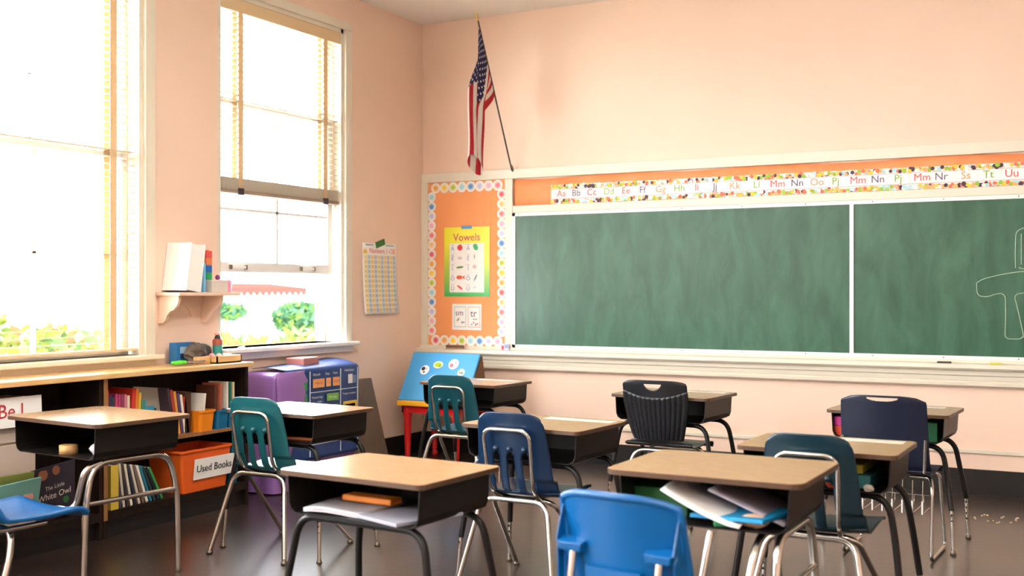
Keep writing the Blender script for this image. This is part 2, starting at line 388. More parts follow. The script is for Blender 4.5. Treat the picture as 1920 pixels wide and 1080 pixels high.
for j, (a, b_) in enumerate((('A', 'A'), ('E', 'E'), ('I', 'I'), ('O', 'O'), ('U', 'U'))):
    z = .405-j*.083
    for x in (-.135, .015):
        m.text(a, .05, (x, -.0035, z-.008), X, Z, bl); m.box((x, -.0035, z+.022), (.022, .001, .004), bl)
    m.bb(-.155, .155, -.0034, -.003, z-.043, z-.042, C(210, 210, 220))
m.bb(-.012, -.010, -.0034, -.003, .045, .43, C(210, 210, 220))
def blob(mm, x, z, rx, rz_, c, n=12, y=-.0036, rot=0):
    u = (math.cos(rot), 0, math.sin(rot)); v = (-math.sin(rot), 0, math.cos(rot)); mm.poly(circ(n, rx, 0, 0, rz_), (x, y, z), u, v, c)
blob(m, -.065, .405, .026, .025, C(226, 50, 60)); blob(m, -.06, .428, .008, .004, C(80, 140, 60), y=-.004)
blob(m, .085, .408, .022, .03, C(60, 180, 110), rot=.5); blob(m, -.065, .318, .022, .012, C(214, 206, 196)); blob(m, .075, .33, .006, .02, C(150, 160, 150))
blob(m, -.065, .242, .036, .009, C(90, 140, 80), rot=.1); blob(m, .075, .245, .018, .016, C(222, 190, 190))
blob(m, -.07, .158, .03, .017, C(232, 90, 60)); m.poly([(.0, .0), (.025, .018), (.025, -.018)], (-.045, -.0037, .158), X, Z, C(232, 90, 60)); blob(m, .085, .155, .008, .032, C(130, 160, 180), rot=-.5)
blob(m, -.065, .075, .032, .008, C(220, 40, 60), rot=-.6); blob(m, .08, .075, .02, .012, C(222, 226, 232))
m.build('vowel_table', t)
m = MB(); m.text('Vowels', .088, (0, -.0045, .488), X, Z, C(206, 40, 120)); m.build('title', t)
m = MB(); m.bb(-.05, .05, -.0035, -.002, .56, .585, C(90, 150, 210)); m.build('tape', t)
t = thing('letter_card', (-4.725, BY-.014, 1.025), 'small white card with two letter squares below the vowel poster', 'card')
m = MB(); m.bb(-.14, .14, -.002, 0, 0, .215, M_paper); m.build('sheet', t)
m = MB()
for cx, c in ((-.064, C(170, 206, 196)), (.07, C(240, 170, 160))):
    for a, b_, d, e_ in ((cx-.058, cx+.058, .188, .194), (cx-.058, cx+.058, .022, .028), (cx-.058, cx-.053, .022, .194), (cx+.053, cx+.058, .022, .194)): m.bb(a, b_, -.003, -.002, d, e_, c)
m.text('sm', .07, (-.07, -.0032, .14), X, Z, C(110, 80, 110)); m.text('tr', .085, (.066, -.0032, .135), X, Z, C(90, 70, 100))
random.seed(9)
for k in range(13):
    cx = (-.064 if k % 2 else .07)+random.uniform(-.04, .04); blob(m, cx, random.uniform(.04, .095), .009, .007, random.choice([C(120, 180, 210), C(220, 130, 150), C(170, 190, 90), C(190, 150, 140)]), y=-.0033)
m.build('letter_squares', t)
# ledge items
m = MB(); m.box((0, 0, .006), (.15, .045, .012), C(190, 150, 120)); m.box((0, 0, .022), (.15, .05, .022), C(120, 84, 58), taper=.9)
m.build('chalkboard_eraser', loc=(-4.80, BY-.082, .868), rz=.25, bevel=.004, label='brown felt chalkboard eraser lying on the ledge below the orange board', cat='eraser')
m = MB(); m.box((0, 0, .026), (.07, .004, .052), C(200, 206, 226), rx=-.12); m.box((-.02, -.0035, .02), (.02, .003, .03), C(200, 60, 70), rx=-.12); m.box((.012, -.0035, .03), (.03, .003, .03), C(140, 150, 200), rx=-.12)
m.build('sticker_card', loc=(-4.345, BY-.05, .869), label='tiny red and blue picture card propped where the ledge meets the chalkboard', cat='card')
m = MB(); m.box((0, 0, .006), (.09, .02, .012), C(70, 64, 60)); m.build('chalk_holder', loc=(-1.0, BY-.085, .868), bevel=.003, rz=.1, label='dark chalk holder on the ledge under the right panel', cat='chalk holder')
m = MB(); m.tube([(-.035, 0, .006), (.035, 0, .006)], .006, C(206, 206, 60), 8); m.build('chalk_stick', loc=(-.685, BY-.082, .867), rz=.1, label='yellow stick of chalk on the ledge at far right', cat='chalk')

# flag
t = thing('flag', (-4.287, BY, 2.32), 'american flag on a slanting pole fixed above the orange bulletin board', 'flag')
A = Vector((-.002, -.04, 0)); B = Vector((-.012, -.595, 1.15)); D = B-A
m = MB(); m.tube([A, B-D*.045], .0065, C(60, 46, 40), 8); m.build('pole', t)
m = MB(); m.lathe([(.002, 0), (.008, .008), (.012, .02), (.008, .04), (.001, .07)], B-D*.045, C(200, 160, 70, .3), 10, mtx=D.to_track_quat('Z', 'Y').to_matrix()); m.build('finial', t)
m = MB(); m.box((0, -.012, -.01), (.03, .024, .05), M_brass); m.tube([(0, -.01, -.02), (0, -.055, .04)], .011, M_brass, 8); m.build('bracket', t)
fr, fw_, fb = mat('flag_red', (196, 36, 50), .7, trans=.3), mat('flag_white', (240, 230, 222), .7, trans=.3), mat('flag_blue', (34, 36, 84), .7, trans=.2)
H0 = B-D*.06; H1 = B-D*.50
def flagp(u, v):
    h = H0.lerp(H1, u); s = min(v/.42, 1); s = s*s*(3-2*s)
    Lz = 1.09-.53*u-.08*math.sin(u*9)
    cx = -.045+.055*(math.sin(u*11+1)*.55+(u-.45)*.9); cy = -.575+.05*math.cos(u*11)+.10*u
    x = h.x*(1-s)+cx*s+.008*math.sin(v*7+u*8)*v; y = h.y*(1-s)+cy*s
    return (x-.012*v, y, h.z-v*Lz-.02*math.sin(v*3.1)*(1-u))
def flagm(i, j):
    if i < 28 and j < 28:
        return fw_ if (i % 4 in (1,) and j % 4 == 1) or (i % 4 == 3 and j % 4 == 3) else fb
    return fr if (i//4) % 2 == 0 else fw_
m = MB(); m.sheet(flagp, 52, 72, fr, mf=flagm); m.build('cloth', t, solid=.0015)

# hundreds chart on the left wall
t = thing('number_chart', (LX, 7.40, 1.165), 'pale number grid chart taped to the side wall between window and corner', 'chart')
def chp(u, v): return (.006+.018*(1-v)**3+.005*math.sin(u*3), -.235+u*.47+.012*(1-v), v*.56)
m = MB(); m.sheet(chp, 8, 10, M_paper); m.build('sheet', t, solid=.001, off=0)
m = MB(); cols = [C(244, 222, 160), C(196, 210, 222), C(244, 214, 150), C(200, 204, 222)]
def onch(u, v, d=.0016): p = chp(u, v); return (p[0]+d, p[1], p[2])
for c in range(10):
    for r in range(12):
        u0, u1 = .04+c*.092, .04+(c+1)*.092-.006; v1, v0 = .83-r*.0675, .83-(r+1)*.0675+.008
        m.add([onch(u0, v0), onch(u1, v0), onch(u1, v1), onch(u0, v1)], [(0, 1, 2, 3)], cols[c % 4])
        m.text(str(r*10+c+1), .02, onch((u0+u1)/2, (v0+v1)/2, .0022), Y, Z, C(120, 116, 110))
m.add([onch(.03, .85), onch(.97, .85), onch(.97, .93), onch(.03, .93)], [(0, 1, 2, 3)], C(250, 214, 206))
m.text('Numbers 1-120', .055, onch(.55, .89, .003), Y, Z, C(222, 80, 80))
m.add([onch(.02, .85, .002), onch(.12, .85, .002), onch(.12, .90, .002), onch(.02, .90, .002)], [(0, 1, 2, 3)], C(236, 190, 60))
m.add([onch(.08, .965, .002), onch(.3, .965, .002), onch(.3, .985, .002), onch(.08, .985, .002)], [(0, 1, 2, 3)], C(150, 160, 200))
m.add([onch(.66, .965, .002), onch(.9, .965, .002), onch(.9, .985, .002), onch(.66, .985, .002)], [(0, 1, 2, 3)], C(140, 190, 180))
m.build('number_grid', t)
m = MB(); m.box((.012, -.0, .56), (.002, .13, .05), C(52, 118, 60), rx=.28); m.build('green_tape', t)

# ------------------------------------------------------------------ wall shelf and its things
t = thing('wall_shelf', (LX, 5.20, 1.34), 'peach painted wall shelf on scrolled brackets between the two windows', 'shelf')
m = MB(); m.bb(0, .20, -.17, .37, -.022, 0, M_wall); m.build('shelf_board', t, bevel=.005)
bp = [(0, 0), (.17, 0), (.17, -.03), (.155, -.06), (.13, -.085), (.10, -.095), (.075, -.12), (.06, -.15), (.045, -.165), (0, -.17)]
for y in (-.15, .22):
    m = MB(); m.prism(bp, (0, y, -.022), X, Z, (0, .02, 0), M_wall); m.build('bracket', t)
m = MB(); m.bb(0, .014, -.13, .22, -.07, -.022, M_wall)
m.prism([(-.12, 0), (.12, 0), (.11, -.08), (.085, -.09), (.06, -.05), (.03, -.03), (-.03, -.03), (-.06, -.05), (-.085, -.09), (-.11, -.08)], (0, .045, -.06), Y, Z, (.010, 0, 0), M_wall)
m.build('back_board', t)
SZ = 1.34
t = thing('binder', (LX+.105, 5.085, SZ), 'thick white binder leaning at the left end of the wall shelf', 'binder')
m = MB(); m.box((-.0, .078, .150), (.19, .115, .285), M_paper, rx=-.15); m.build('pages', t)
m = MB(); m.box((0, .019, .158), (.20, .004, .295), M_white, rx=-.15); m.box((0, .138, .148), (.20, .004, .295), M_white, rx=-.15); m.box((-.1, .078, .153), (.004, .12, .295), M_white, rx=-.15); m.build('cover', t)
t = thing('booklet', (LX+.115, 5.278, SZ), 'light blue rounded booklet standing right behind the white binder', 'booklet')
m = MB(); m.prism([(-.05, 0), (.05, 0), (.05, .17), (.03, .20), (-.02, .21), (-.05, .19)], (0, -.01, 0), X, Z, (0, .02, .0), C(120, 190, 226)); m.build('cover', t)
m = MB(); m.bb(-.03, .03, -.012, -.010, .03, .10, C(150, 90, 190)); m.bb(-.04, .035, -.012, -.010, .11, .13, M_paper); m.build('picture', t)
for k, (c, nm) in enumerate((((40, 160, 90), 'green building block, bottom one of the block tower on the wall shelf'), ((40, 110, 190), 'blue building block, second from the bottom of the tower'),
                             ((240, 140, 90), 'orange building block, second from the top of the tower'), ((232, 90, 80), 'red building block on top of the tower beside the white binder'))):
    m = MB(); m.box((0, 0, .023), (.046, .05, .046), C(*c, .35)); m.lathe([(.012, 0), (.012, .005)], (0, 0, .046), C(*c, .35), 10)
    m.build('toy_block', loc=(LX+.10, 5.365, SZ+.078+k*.046), bevel=.003, label=nm, cat='toy block', group='stacked toy blocks on the wall shelf')
t = thing('storage_box', (LX+.10, 5.405, SZ), 'small pale grey box on the wall shelf under the block tower', 'box')
m = MB(); m.bb(-.08, .08, -.075, .065, 0, .07, C(220, 212, 202)); m.build('body', t, bevel=.004)
m = MB(); m.bb(-.083, .083, -.078, .068, .066, .078, C(228, 220, 210)); m.build('lid', t, bevel=.003)
m = MB(); prof = []
for k in range(25):
    a = 2*PI*k/24; prof.append(a)
m.sheet(lambda u, v: ((.042+.008*v)*math.cos(u*2*PI), (.042+.008*v)*math.sin(u*2*PI), v*(.05+.035*abs(math.sin(u*6*PI)))), 36, 3, mat('pink_translucent', (250, 180, 206), .3, trans=.4))
m.build('paper_hat', loc=(LX+.10, 5.523, SZ+.0), solid=.002, label='pink pointed paper hat at the right end of the wall shelf', cat='hat')
m = MB(); m.lathe([(.004, 0), (.014, .006), (.016, .018), (.009, .03), (.002, .033)], (0, 0, 0), C(120, 40, 110), 12)
m.build('pompom', loc=(LX+.13, 5.43, SZ+.0785), label='small purple ball on top of the grey box on the wall shelf', cat='ball')

# ------------------------------------------------------------------ bookcase
CF = -4.83
m = MB(); m.bb(LX, -4.795, .6, 5.50, .872, .90, M_wood)
m.build('worktop', bevel=.004, label='long pale wood worktop running over the bookcases under the left window', cat='worktop')
def case(name, y0, y1, label, mid):
    t = thing(name, ((LX+CF)/2, (y0+y1)/2, 0), label, 'bookcase'); d = (CF-LX)/2; a, b = y0-(y0+y1)/2, y1-(y0+y1)/2
    m = MB(); m.bb(-d+.02, -d+.035, a, b, .1, .87, M_case); m.build('back_panel', t)
    m = MB(); m.bb(-d+.02, d, a, a+.025, 0, .871, M_case); m.bb(d-.004, d+.004, a, a+.027, .1, .871, M_edge); m.build('side_panel', t)
    m = MB(); m.bb(-d+.02, d, b-.025, b, 0, .871, M_case); m.build('side_panel', t)
    m = MB(); m.bb(-d+.035, d, a+.025, b-.025, .115, .145, M_case); m.bb(d-.004, d+.003, a+.025, b-.025, .10, .148, M_case); m.build('bottom_shelf', t)
    m = MB(); m.bb(d-.05, d-.03, a, b, 0, .115, M_base); m.build('toe_kick', t)
    if mid:
        m = MB(); m.bb(-d+.035, d-.01, a+.025, b-.025, .48, .50, M_edge); m.build('shelf', t)
    return t
case('bookcase', 4.33, 5.485, 'dark bookcase unit with middle shelf of bins and books at the right end', True)
case('bookcase', 2.5, 4.325, 'dark bookcase unit with grey drawer box standing left of the shelved unit', False)
def book(y, z, w, h, th, c, tilt, label, x=-4.99, group=None, name='book', sp=None, cat='book'):
    """a closed book on edge, spine toward the room, thickness along y; tilt leans it along y"""
    t = thing(name, (x, y, z), label, cat, 0, group)
    R = lambda mm, cc, d, m_: mm.box(Matrix.Rotation(tilt, 3, 'X') @ Vector(cc), d, m_, rx=tilt)
    off = Vector((0, 0, 0)); lift = abs(math.sin(tilt))*th/2
    m = MB(); cm = C(*c)
    R(m, (0, -th/2+.001, h/2+lift), (w, .002, h), cm); R(m, (0, th/2-.001, h/2+lift), (w, .002, h), cm); R(m, (w/2, 0, h/2+lift), (.003, th, h), cm)
    m.build('cover', t)
    m = MB(); R(m, (-.003, 0, h/2+lift), (w-.006, th-.004, h-.008), M_paper); m.build('pages', t)
    if sp: m = MB(); R(m, (w/2+.002, 0, h*.6+lift), (.001, th*.7, h*.3), C(*sp)); m.build('spine_label', t)
    return t
random.seed(12)
# thin books on the top shelf (left)
row = [((196, 70, 60), 'red'), ((60, 60, 90), 'navy'), ((60, 70, 80), 'dark grey'), ((200, 70, 120), 'magenta'), ((190, 60, 110), 'pink'), ((150, 70, 100), 'plum'), ((220, 120, 140), 'rose'),
       ((230, 214, 190), 'cream'), ((216, 60, 50), 'scarlet'), ((236, 130, 50), 'orange'), ((226, 180, 60), 'golden'), ((90, 150, 110), 'green'), ((60, 150, 160), 'turquoise')]
y = 4.385
for i, (c, nm) in enumerate(row):
    th = .018 if i not in (0, 8) else .024; h = [.30, .27, .26, .275, .27, .27, .268, .26, .295, .295, .27, .23, .22][i]
    book(y+th/2+.01, .50, .2, h, th, c, -.06 if i > 7 else 0, '%s thin book, number %d from the left in the top shelf row' % (nm, i+1), group='thin upright books at left of the top shelf'); y += th+.0035
t = thing('picture_book', (-4.97, 4.77, .50), 'large grey-backed picture book propped slanting among the shelf books', 'book')
m = MB(); m.box((0, .0, .147), (.012, .23, .28), C(176, 166, 150), rx=-.12); m.build('cover', t)
m = MB(); m.box((.0068, .04, .12), (.002, .05, .09), C(60, 54, 50), rx=-.12); m.build('picture', t)
for i, (c, nm) in enumerate((((220, 180, 40), 'yellow'), ((60, 150, 190), 'sky blue'))):
    m = MB(); m.box((0, 0, .09), (.012, .06, .18), C(*c)); m.build('booklet', loc=(-4.935+.0*i, 4.70+.062*i, .50), label=nm+' booklet standing in front of the slanting grey picture book', cat='booklet', group='booklets before the grey picture book')
for i, (c, nm) in enumerate((((70, 50, 60), 'dark plum'), ((170, 60, 50), 'brick red'), ((220, 150, 60), 'amber'), ((80, 60, 110), 'violet'), ((230, 220, 200), 'ivory'), ((196, 60, 40), 'vermilion'))):
    book(4.905+i*.024, .50, .2, .28-.012*i, .018, c, .16, nm+' book leaning right of the grey picture book on the top shelf', group='leaning books at the middle of the top shelf')
# bins
def bin_(name, x, y, z, w, d, h, c, label, cat='bin', lab=None, taper=.86, group=None):
    t = thing(name, (x, y, z), label, cat, 0, group); mm = C(*c, .35); k = taper
    m = MB()
    def ring(s_, zz, r=.02): return [(a*1.0, b*1.0, zz) for a, b in rrect(d*s_, w*s_, r*s_)]
    rings = [ring(k, 0), ring(1, h), ring(.97, h), ring(k*.96, .006)]
    vs = [p for r_ in rings for p in r_]; n = len(rings[0]); fs = [tuple(range(n))[::-1], tuple(range(3*n, 4*n))]
    for q in range(3):
        for i in range(n): fs.append((q*n+i, q*n+(i+1) % n, (q+1)*n+(i+1) % n, (q+1)*n+i))
    m.add(vs, fs, mm); m.build('tub', t)
    m = MB(); A_ = ring(1, h-.012); B_ = ring(1, h); A2 = [(p[0]*1.06, p[1]*1.06, h-.012) for p in A_]; B2 = [(p[0]*1.06, p[1]*1.06, h) for p in B_]
    vs = A_+A2+B2+B_; fs = []
    for q in range(3):
        for i in range(n): fs.append((q*n+i, q*n+(i+1) % n, (q+1)*n+(i+1) % n, (q+1)*n+i))
    m.add(vs, fs, mm); m.build('rim', t)
    if lab: lab(t)
    return t
bin_('small_bin', -4.93, 5.13, .50, .13, .2, .128, (242, 140, 30), 'small bright orange bin on the middle shelf')
bin_('small_bin', -4.93, 5.268, .50, .105, .2, .118, (20, 106, 150), 'left of two small blue bins on the middle shelf', group='small blue bins on the middle shelf')
bin_('small_bin', -4.93, 5.378, .50, .105, .2, .112, (18, 96, 136), 'right of two small blue bins on the middle shelf', group='small blue bins on the middle shelf')
book(5.12, .507, .14, .22, .016, (236, 232, 220), -.12, 'white book standing up out of the small orange bin', x=-4.94)
book(5.02, .50, .2, .245, .05, (70, 40, 30), 0, 'thick dark brown book behind the small orange bin')
book(5.24, .507, .15, .26, .02, (90, 50, 34), 0, 'brown picture book in the left blue bin', x=-4.95)
book(5.285, .507, .15, .27, .014, (200, 110, 80), -.02, 'salmon book in the left blue bin', x=-4.95)
book(5.345, .507, .15, .275, .016, (236, 228, 212), 0, 'cream book at the left edge of the right blue bin', x=-4.95)
book(5.37, .507, .15, .272, .018, (20, 110, 100), 0, 'teal book between cream books in the right blue bin', x=-4.95)
book(5.40, .507, .15, .27, .016, (230, 214, 160), 0, 'buff book at the right edge of the right blue bin', x=-4.95)
# lower shelf
book(4.405+.02, .145, .24, .245, .055, (216, 186, 70), 0, 'wide yellow binder at the left end of the lowest shelf', x=-4.97, name='binder', cat='binder')
low = [((70, 70, 90), 'slate'), ((206, 196, 180), 'stone'), ((60, 50, 50), 'charcoal'), ((226, 216, 196), 'ivory'), ((40, 44, 60), 'ink blue'), ((216, 204, 186), 'oatmeal'), ((120, 96, 84), 'taupe'), ((232, 226, 212), 'white'),
       ((30, 120, 150), 'cyan'), ((40, 60, 60), 'deep green'), ((30, 36, 44), 'black'), ((50, 140, 70), 'leaf green')]
for i, (c, nm) in enumerate(low):
    book(4.475+i*.026+(.03*max(0, i-2)/10), .145, .2, .25-.003*i, .016, c, .10+.035*i, '%s book leaning left in the lowest shelf row, number %d from the binder' % (nm, i+1), group='leaning books on the lowest shelf', x=-4.96)
def ub(t):
    m = MB(); m.box((.146, .055, .135), (.003, .34, .125), M_paper, ry=.10); m.build('label_card', t)
    m = MB(); m.text('Used Books', .062, (.150, .055, .135), Y, (.1, 0, .995), M_ink); m.build('lettering', t, solid=.0012)
bin_('book_tub', -4.985, 5.135, .145, .43, .29, .255, (232, 98, 34), 'big orange tub on the lowest shelf with a handwritten Used Books card', 'tub', ub)
bin_('book_tub', -4.99, 5.40, .145, .08, .28, .22, (10, 96, 130), 'narrow blue tub squeezed right of the big orange tub', 'tub')
# left unit
t = thing('drawer_box', (-5.0, 3.35, .145), 'grey drawer box inside the left bookcase unit', 'drawers')
m = MB(); m.bb(-.12, .1, -.6, .6, 0, .66, C(190, 172, 158)); m.build('body', t)
for k in range(3):
    m = MB(); m.bb(.1, .112, -.59, .59, .01+k*.215, .215+k*.215, C(196, 178, 164)); d = m.build('drawer', t, bevel=.004)
m = MB(); m.box((0, 0, .075), (.003, .36, .15), M_paper, ry=-.05); m.text('Be', .10, (.004, -.03, .08), Y, Z, C(190, 60, 60)); m.text('1', .10, (.004, .06, .08), Y, Z, C(190, 60, 60))
m.build('sign_card', loc=(-4.865, 3.78, .665), label='white card with red handwriting on the grey drawer box', cat='sign')
t = thing('picture_book', (-4.90, 4.06, .146), 'dark picture book titled The Little White Owl on the lowest shelf', 'book', rz=0)
RO = (Vector((.05, .04, 0)), )
m = MB(); m.box((0, 0, .15), (.012, .27, .29), C(52, 44, 56), ry=.12, rx=.1); m.build('cover', t)
m = MB(); u = Vector((0, .97, .14)); v = Vector((.1, -.1, .98))
m.text('The Little', .032, Vector((.006, 0, .18))+Vector((.008, 0, 0)), u, v, C(216, 206, 190)); m.text('White Owl', .047, Vector((.004, 0, .135))+Vector((.008, 0, 0)), u, v, C(230, 222, 206))
for cy, cz, r, c in ((-.08, .25, .03, (150, 90, 60)), (.0, .265, .025, (130, 80, 60)), (-.05, .06, .03, (200, 120, 120)), (.03, .05, .022, (120, 170, 200)), (.08, .1, .02, (50, 110, 60)), (.1, .03, .02, (190, 200, 220))):
    m.poly(circ(10, r), (.009+(cz-.15)*.12, cy, cz), Y, Z, C(*c))
m.build('cover_print', t)
t = thing('picture_book', (-4.87, 3.82, .146), 'pale teal picture book lying left of the dark owl book', 'book')
m = MB(); m.box((0, 0, .125), (.012, .24, .25), C(130, 190, 180), ry=.25, rx=.05); m.build('cover', t)
m = MB()
for cy, cz, r, c in ((-.06, .09, .035, (190, 130, 80)), (-.02, .07, .03, (200, 150, 90)), (.05, .16, .03, (220, 160, 150)), (-.08, .15, .02, (160, 190, 90))): m.poly(circ(10, r), (.010+(cz-.125)*.25, cy, cz), Y, Z, C(*c))
m.build('cover_print', t)
m = MB(); m.box((0, 0, .14), (.012, .4, .28), C(130, 140, 70), ry=.15); m.build('folder', loc=(-4.895, 3.72, .146), label='olive green folder standing behind the pale teal picture book', cat='folder')

# things on the worktop
WT = .90
t = thing('scissors', (-4.93, 5.05, WT), 'lime green handled scissors lying on the worktop', 'scissors', rz=1.4); t.scale = (1.3, 1.3, 1.6)
m = MB(); 
for s in (-1, 1): m.tube([(s*.022+.018*math.cos(a)-.04, .03*math.sin(a)*.8+s*.012, .012) for a in [k*PI/6 for k in range(13)]], .006, C(90, 210, 40, .3), 8)
m.build('handle', t)
m = MB(); m.box((.05, 0, .010), (.10, .014, .004), M_chrome, rz=.1); m.box((.05, 0, .014), (.10, .014, .004), M_chrome, rz=-.1); m.build('blade', t)
m = MB(); m.box((0, 0, .065), (.06, .16, .13), C(40, 110, 170)); m.box((.031, 0, .08), (.002, .1, .05), C(150, 190, 220)); m.box((.031, -.03, .05), (.003, .04, .03), C(30, 60, 110))
m.build('card_box', loc=(-5.08, 5.17, WT), bevel=.003, label='blue box standing against the wall at the back of the worktop', cat='box')
random.seed(3)
def rock(m, c, r, sc, mt, n=10):
    vs = []; fs = []
    for i in range(n+1):
        for j in range(n):
            a, b_ = PI*i/n, 2*PI*j/n; k = 1+random.uniform(-.12, .12)
            vs.append((c[0]+r*sc[0]*k*math.sin(a)*math.cos(b_), c[1]+r*sc[1]*k*math.sin(a)*math.sin(b_), c[2]+r*sc[2]*k*math.cos(a)))
    for i in range(n):
        for j in range(n): fs.append((i*n+j, i*n+(j+1) % n, (i+1)*n+(j+1) % n, (i+1)*n+j))
    m.add(vs, fs, mt)
M_rock = mat('grey_brown_stone', (110, 98, 88), .8, c2=(70, 60, 56), vscale=20)
m = MB(); rock(m, (0, 0, .062), .065, (.7, 1.25, 1), M_rock); m.build('rock', loc=(-5.0, 5.20, WT), label='jagged brown stone in front of the blue box on the worktop', cat='rock')
m = MB(); rock(m, (0, 0, .056), .058, (.6, 1.4, 1), mat('dark_stone', (84, 80, 78), .7, c2=(54, 50, 50), vscale=20)); m.build('rock', loc=(-5.08, 5.345, WT), label='long dark grey stone left of the water bottle', cat='rock')
t = thing('water_bottle', (-5.06, 5.458, WT), 'teal water bottle with red-brown collar at the worktop end', 'bottle'); t.scale = (1, 1, 1.12)
m = MB(); m.lathe([(.027, 0), (.031, .004), (.031, .085), (.027, .10)], (0, 0, 0), C(50, 150, 140, .3), 20); m.build('body', t)
m = MB(); m.lathe([(.032, .092), (.032, .118), (.022, .128)], (0, 0, 0), C(170, 80, 60, .4), 20); m.build('collar', t)
m = MB(); m.lathe([(.019, .126), (.019, .14), (.014, .142), (.014, .15)], (0, 0, 0), C(30, 40, 50, .4), 16); m.lathe([(.020, .149), (.020, .158), (.01, .162)], (0, 0, 0), C(240, 150, 130, .4), 16); m.build('cap', t)
t = thing('wooden_tray', (-4.94, 5.36, WT), 'shallow pale wooden tray on the worktop holding small things', 'tray')
m = MB(); m.bb(-.07, .07, -.11, .11, 0, .008, M_wood); m.bb(-.07, -.062, -.11, .11, 0, .045, M_wood); m.bb(.062, .07, -.11, .11, 0, .045, M_wood); m.bb(-.07, .07, -.11, -.102, 0, .045, M_wood); m.bb(-.07, .07, .102, .11, 0, .045, M_wood)
m.build('tray_body', t)
m = MB(); m.bb(-.06, .06, -.004, .004, .008, .042, M_wood); m.build('partition', t)
for k, (dx, dy, c, nm) in enumerate(((-.02, -.06, (230, 160, 170), 'pink eraser in the left half of the wooden tray'), (.02, -.04, (214, 200, 190), 'cream eraser in the left half of the wooden tray'), (0, .05, (236, 236, 232), 'white roll of tape in the right half of the wooden tray'))):
    m = MB(); rock(m, (0, 0, .026), .026, (.9, .9, 1), C(*c), 8) if k < 2 else m.lathe([(.018, 0), (.028, 0), (.028, .045), (.018, .045)], (0, 0, 0), C(*c), 16)
    m.build('eraser' if k < 2 else 'tape_roll', loc=(-4.94+dx, 5.36+dy, WT+.0085), label=nm, cat='eraser' if k < 2 else 'tape')
m = MB(); m.box((0, 0, .022), (.045, .10, .044), M_wood); m.build('wooden_block', loc=(-4.94, 5.19, WT), bevel=.003, label='small pale wooden block left of the wooden tray', cat='block')
t = thing('marker_pen', (-5.10, 5.72, WZ0), 'white marker pen with black tip on the sill of the half-open window', 'marker', rz=2.0)
m = MB(); m.tube([(-.055, 0, .008), (.045, 0, .008)], .007, M_white, 10); m.build('barrel', t)
m = MB(); m.tube([(.045, 0, .008), (.07, 0, .008)], .0075, M_black, 10); m.build('cap', t)

# ------------------------------------------------------------------ corner: covered cart, calendar chart, board
M_purp = mat('purple_vinyl', (150, 108, 176), .32, bump=.2, bscale=5)
M_pock = mat('pocket_chart_blue', (28, 62, 122), .4)
t = thing('storage_cart', (-5.0, 6.22, 0), 'low cart under a draped purple vinyl cover below the half-open window', 'cart')
m = MB()
def cov(u, v):
    a = u*2*PI; hx, hy = .145, .44; r = .06
    x = max(-hx, min(hx, 1.6*hx*math.cos(a))); y_ = max(-hy, min(hy, 1.25*hy*math.sin(a)))
    if v < .75:
        k = 1+.02*math.sin(a*9)*(1-v); z = v/.75*.76; return (x*k, y_*k, .01+z)
    w = (v-.75)/.25*PI/2; q = 1-(1-math.cos(w))*.16 if v < 1 else 0
    return (x*q, y_*q, .77+.04*math.sin(w)) 
m.sheet(cov, 60, 16, M_purp)
m.poly([(.145*.84*.99*a, .44*.84*b) for a, b in ((-1, -1), (1, -1), (1, 1), (-1, 1))], (0, 0, .808), X, Y, M_purp)
m.build('vinyl_cover', t)
m = MB(); m.sheet(lambda u, v: (.165+.03*math.sin(u*PI), -.46+.30*u+.04*v, .81-.14*(1-u)*v*1.8-.5*v*(1-u)), 12, 12, M_purp); m.build('cover_flap', t, solid=.004)
t = thing('pocket_chart', (-4.835, 6.22, 0), 'blue classroom calendar pocket chart hanging over the purple covered cart', 'chart'); t.scale = (1, 1.266, 1)
def pc(u, v):
    y_ = -.30+u*.64
    if v > .80:
        w = (v-.80)/.20; return (-.005-.29*w+.0*u, y_+.02*w, .822+.012*math.sin(w*PI)*1+.035*w*u)
    if v > .76:
        w = (v-.76)/.04*PI/2; return (.012-.017*(1-math.cos(w)), y_, .80+.022*math.sin(w))
    return (.012+.004*math.sin(v*16+u*4), y_+.01*math.sin(v*9), .20+v/.76*.60)
m = MB(); m.sheet(pc, 24, 40, M_pock); m.build('fabric', t, solid=.003, off=0)
def P3(y_, z, d=.0): return (.0225+d, y_, z)
wl = C(210, 222, 240); m = MB()
for y_ in (-.105, .165, .325): m.bb(.019, .0215, y_-.003, y_+.003, .22, .80, wl)
for z in (.655, .42, .30): m.bb(.019, .0215, -.105, .325, z-.0025, z+.0025, wl)
m.build('white_lines', t)
m = MB()
def card(y0, y1, z0, z1, c, txt=None, tc=(240, 240, 240), ts=.02):
    m.bb(.0195, .0222, y0, y1, z0, z1, C(*c))
    if txt: m.text(txt, ts, P3((y0+y1)/2, (z0+z1)/2, .0005), Y, Z, C(*tc))
g1, g2, og = (60, 150, 80), (120, 180, 90), (244, 170, 110)
for z, tx in ((.70, 'Monday'), (.62, 'Tuesday'), (.54, 'Thursday')): card(-.26, -.13, z-.025, z+.03, g1, tx, (220, 236, 160), .026)
for y0, y1, tx in ((-.08, .02, 'March'), (.035, .075, '12'), (.095, .155, '2020')): card(y0, y1, .685, .745, og, tx, (190, 90, 50), .026)
for z in (.61, .53): card(.04, .145, z-.025, z+.025, g2, 'Monday', (230, 240, 180), .022)
card(.235, .275, .69, .755, (226, 222, 226)); card(.28, .31, .69, .745, (120, 140, 180)); card(.19, .315, .44, .565, (232, 196, 60)); card(.205, .30, .45, .545, (210, 200, 190))
m.build('pocket_cards', t)
m = MB()
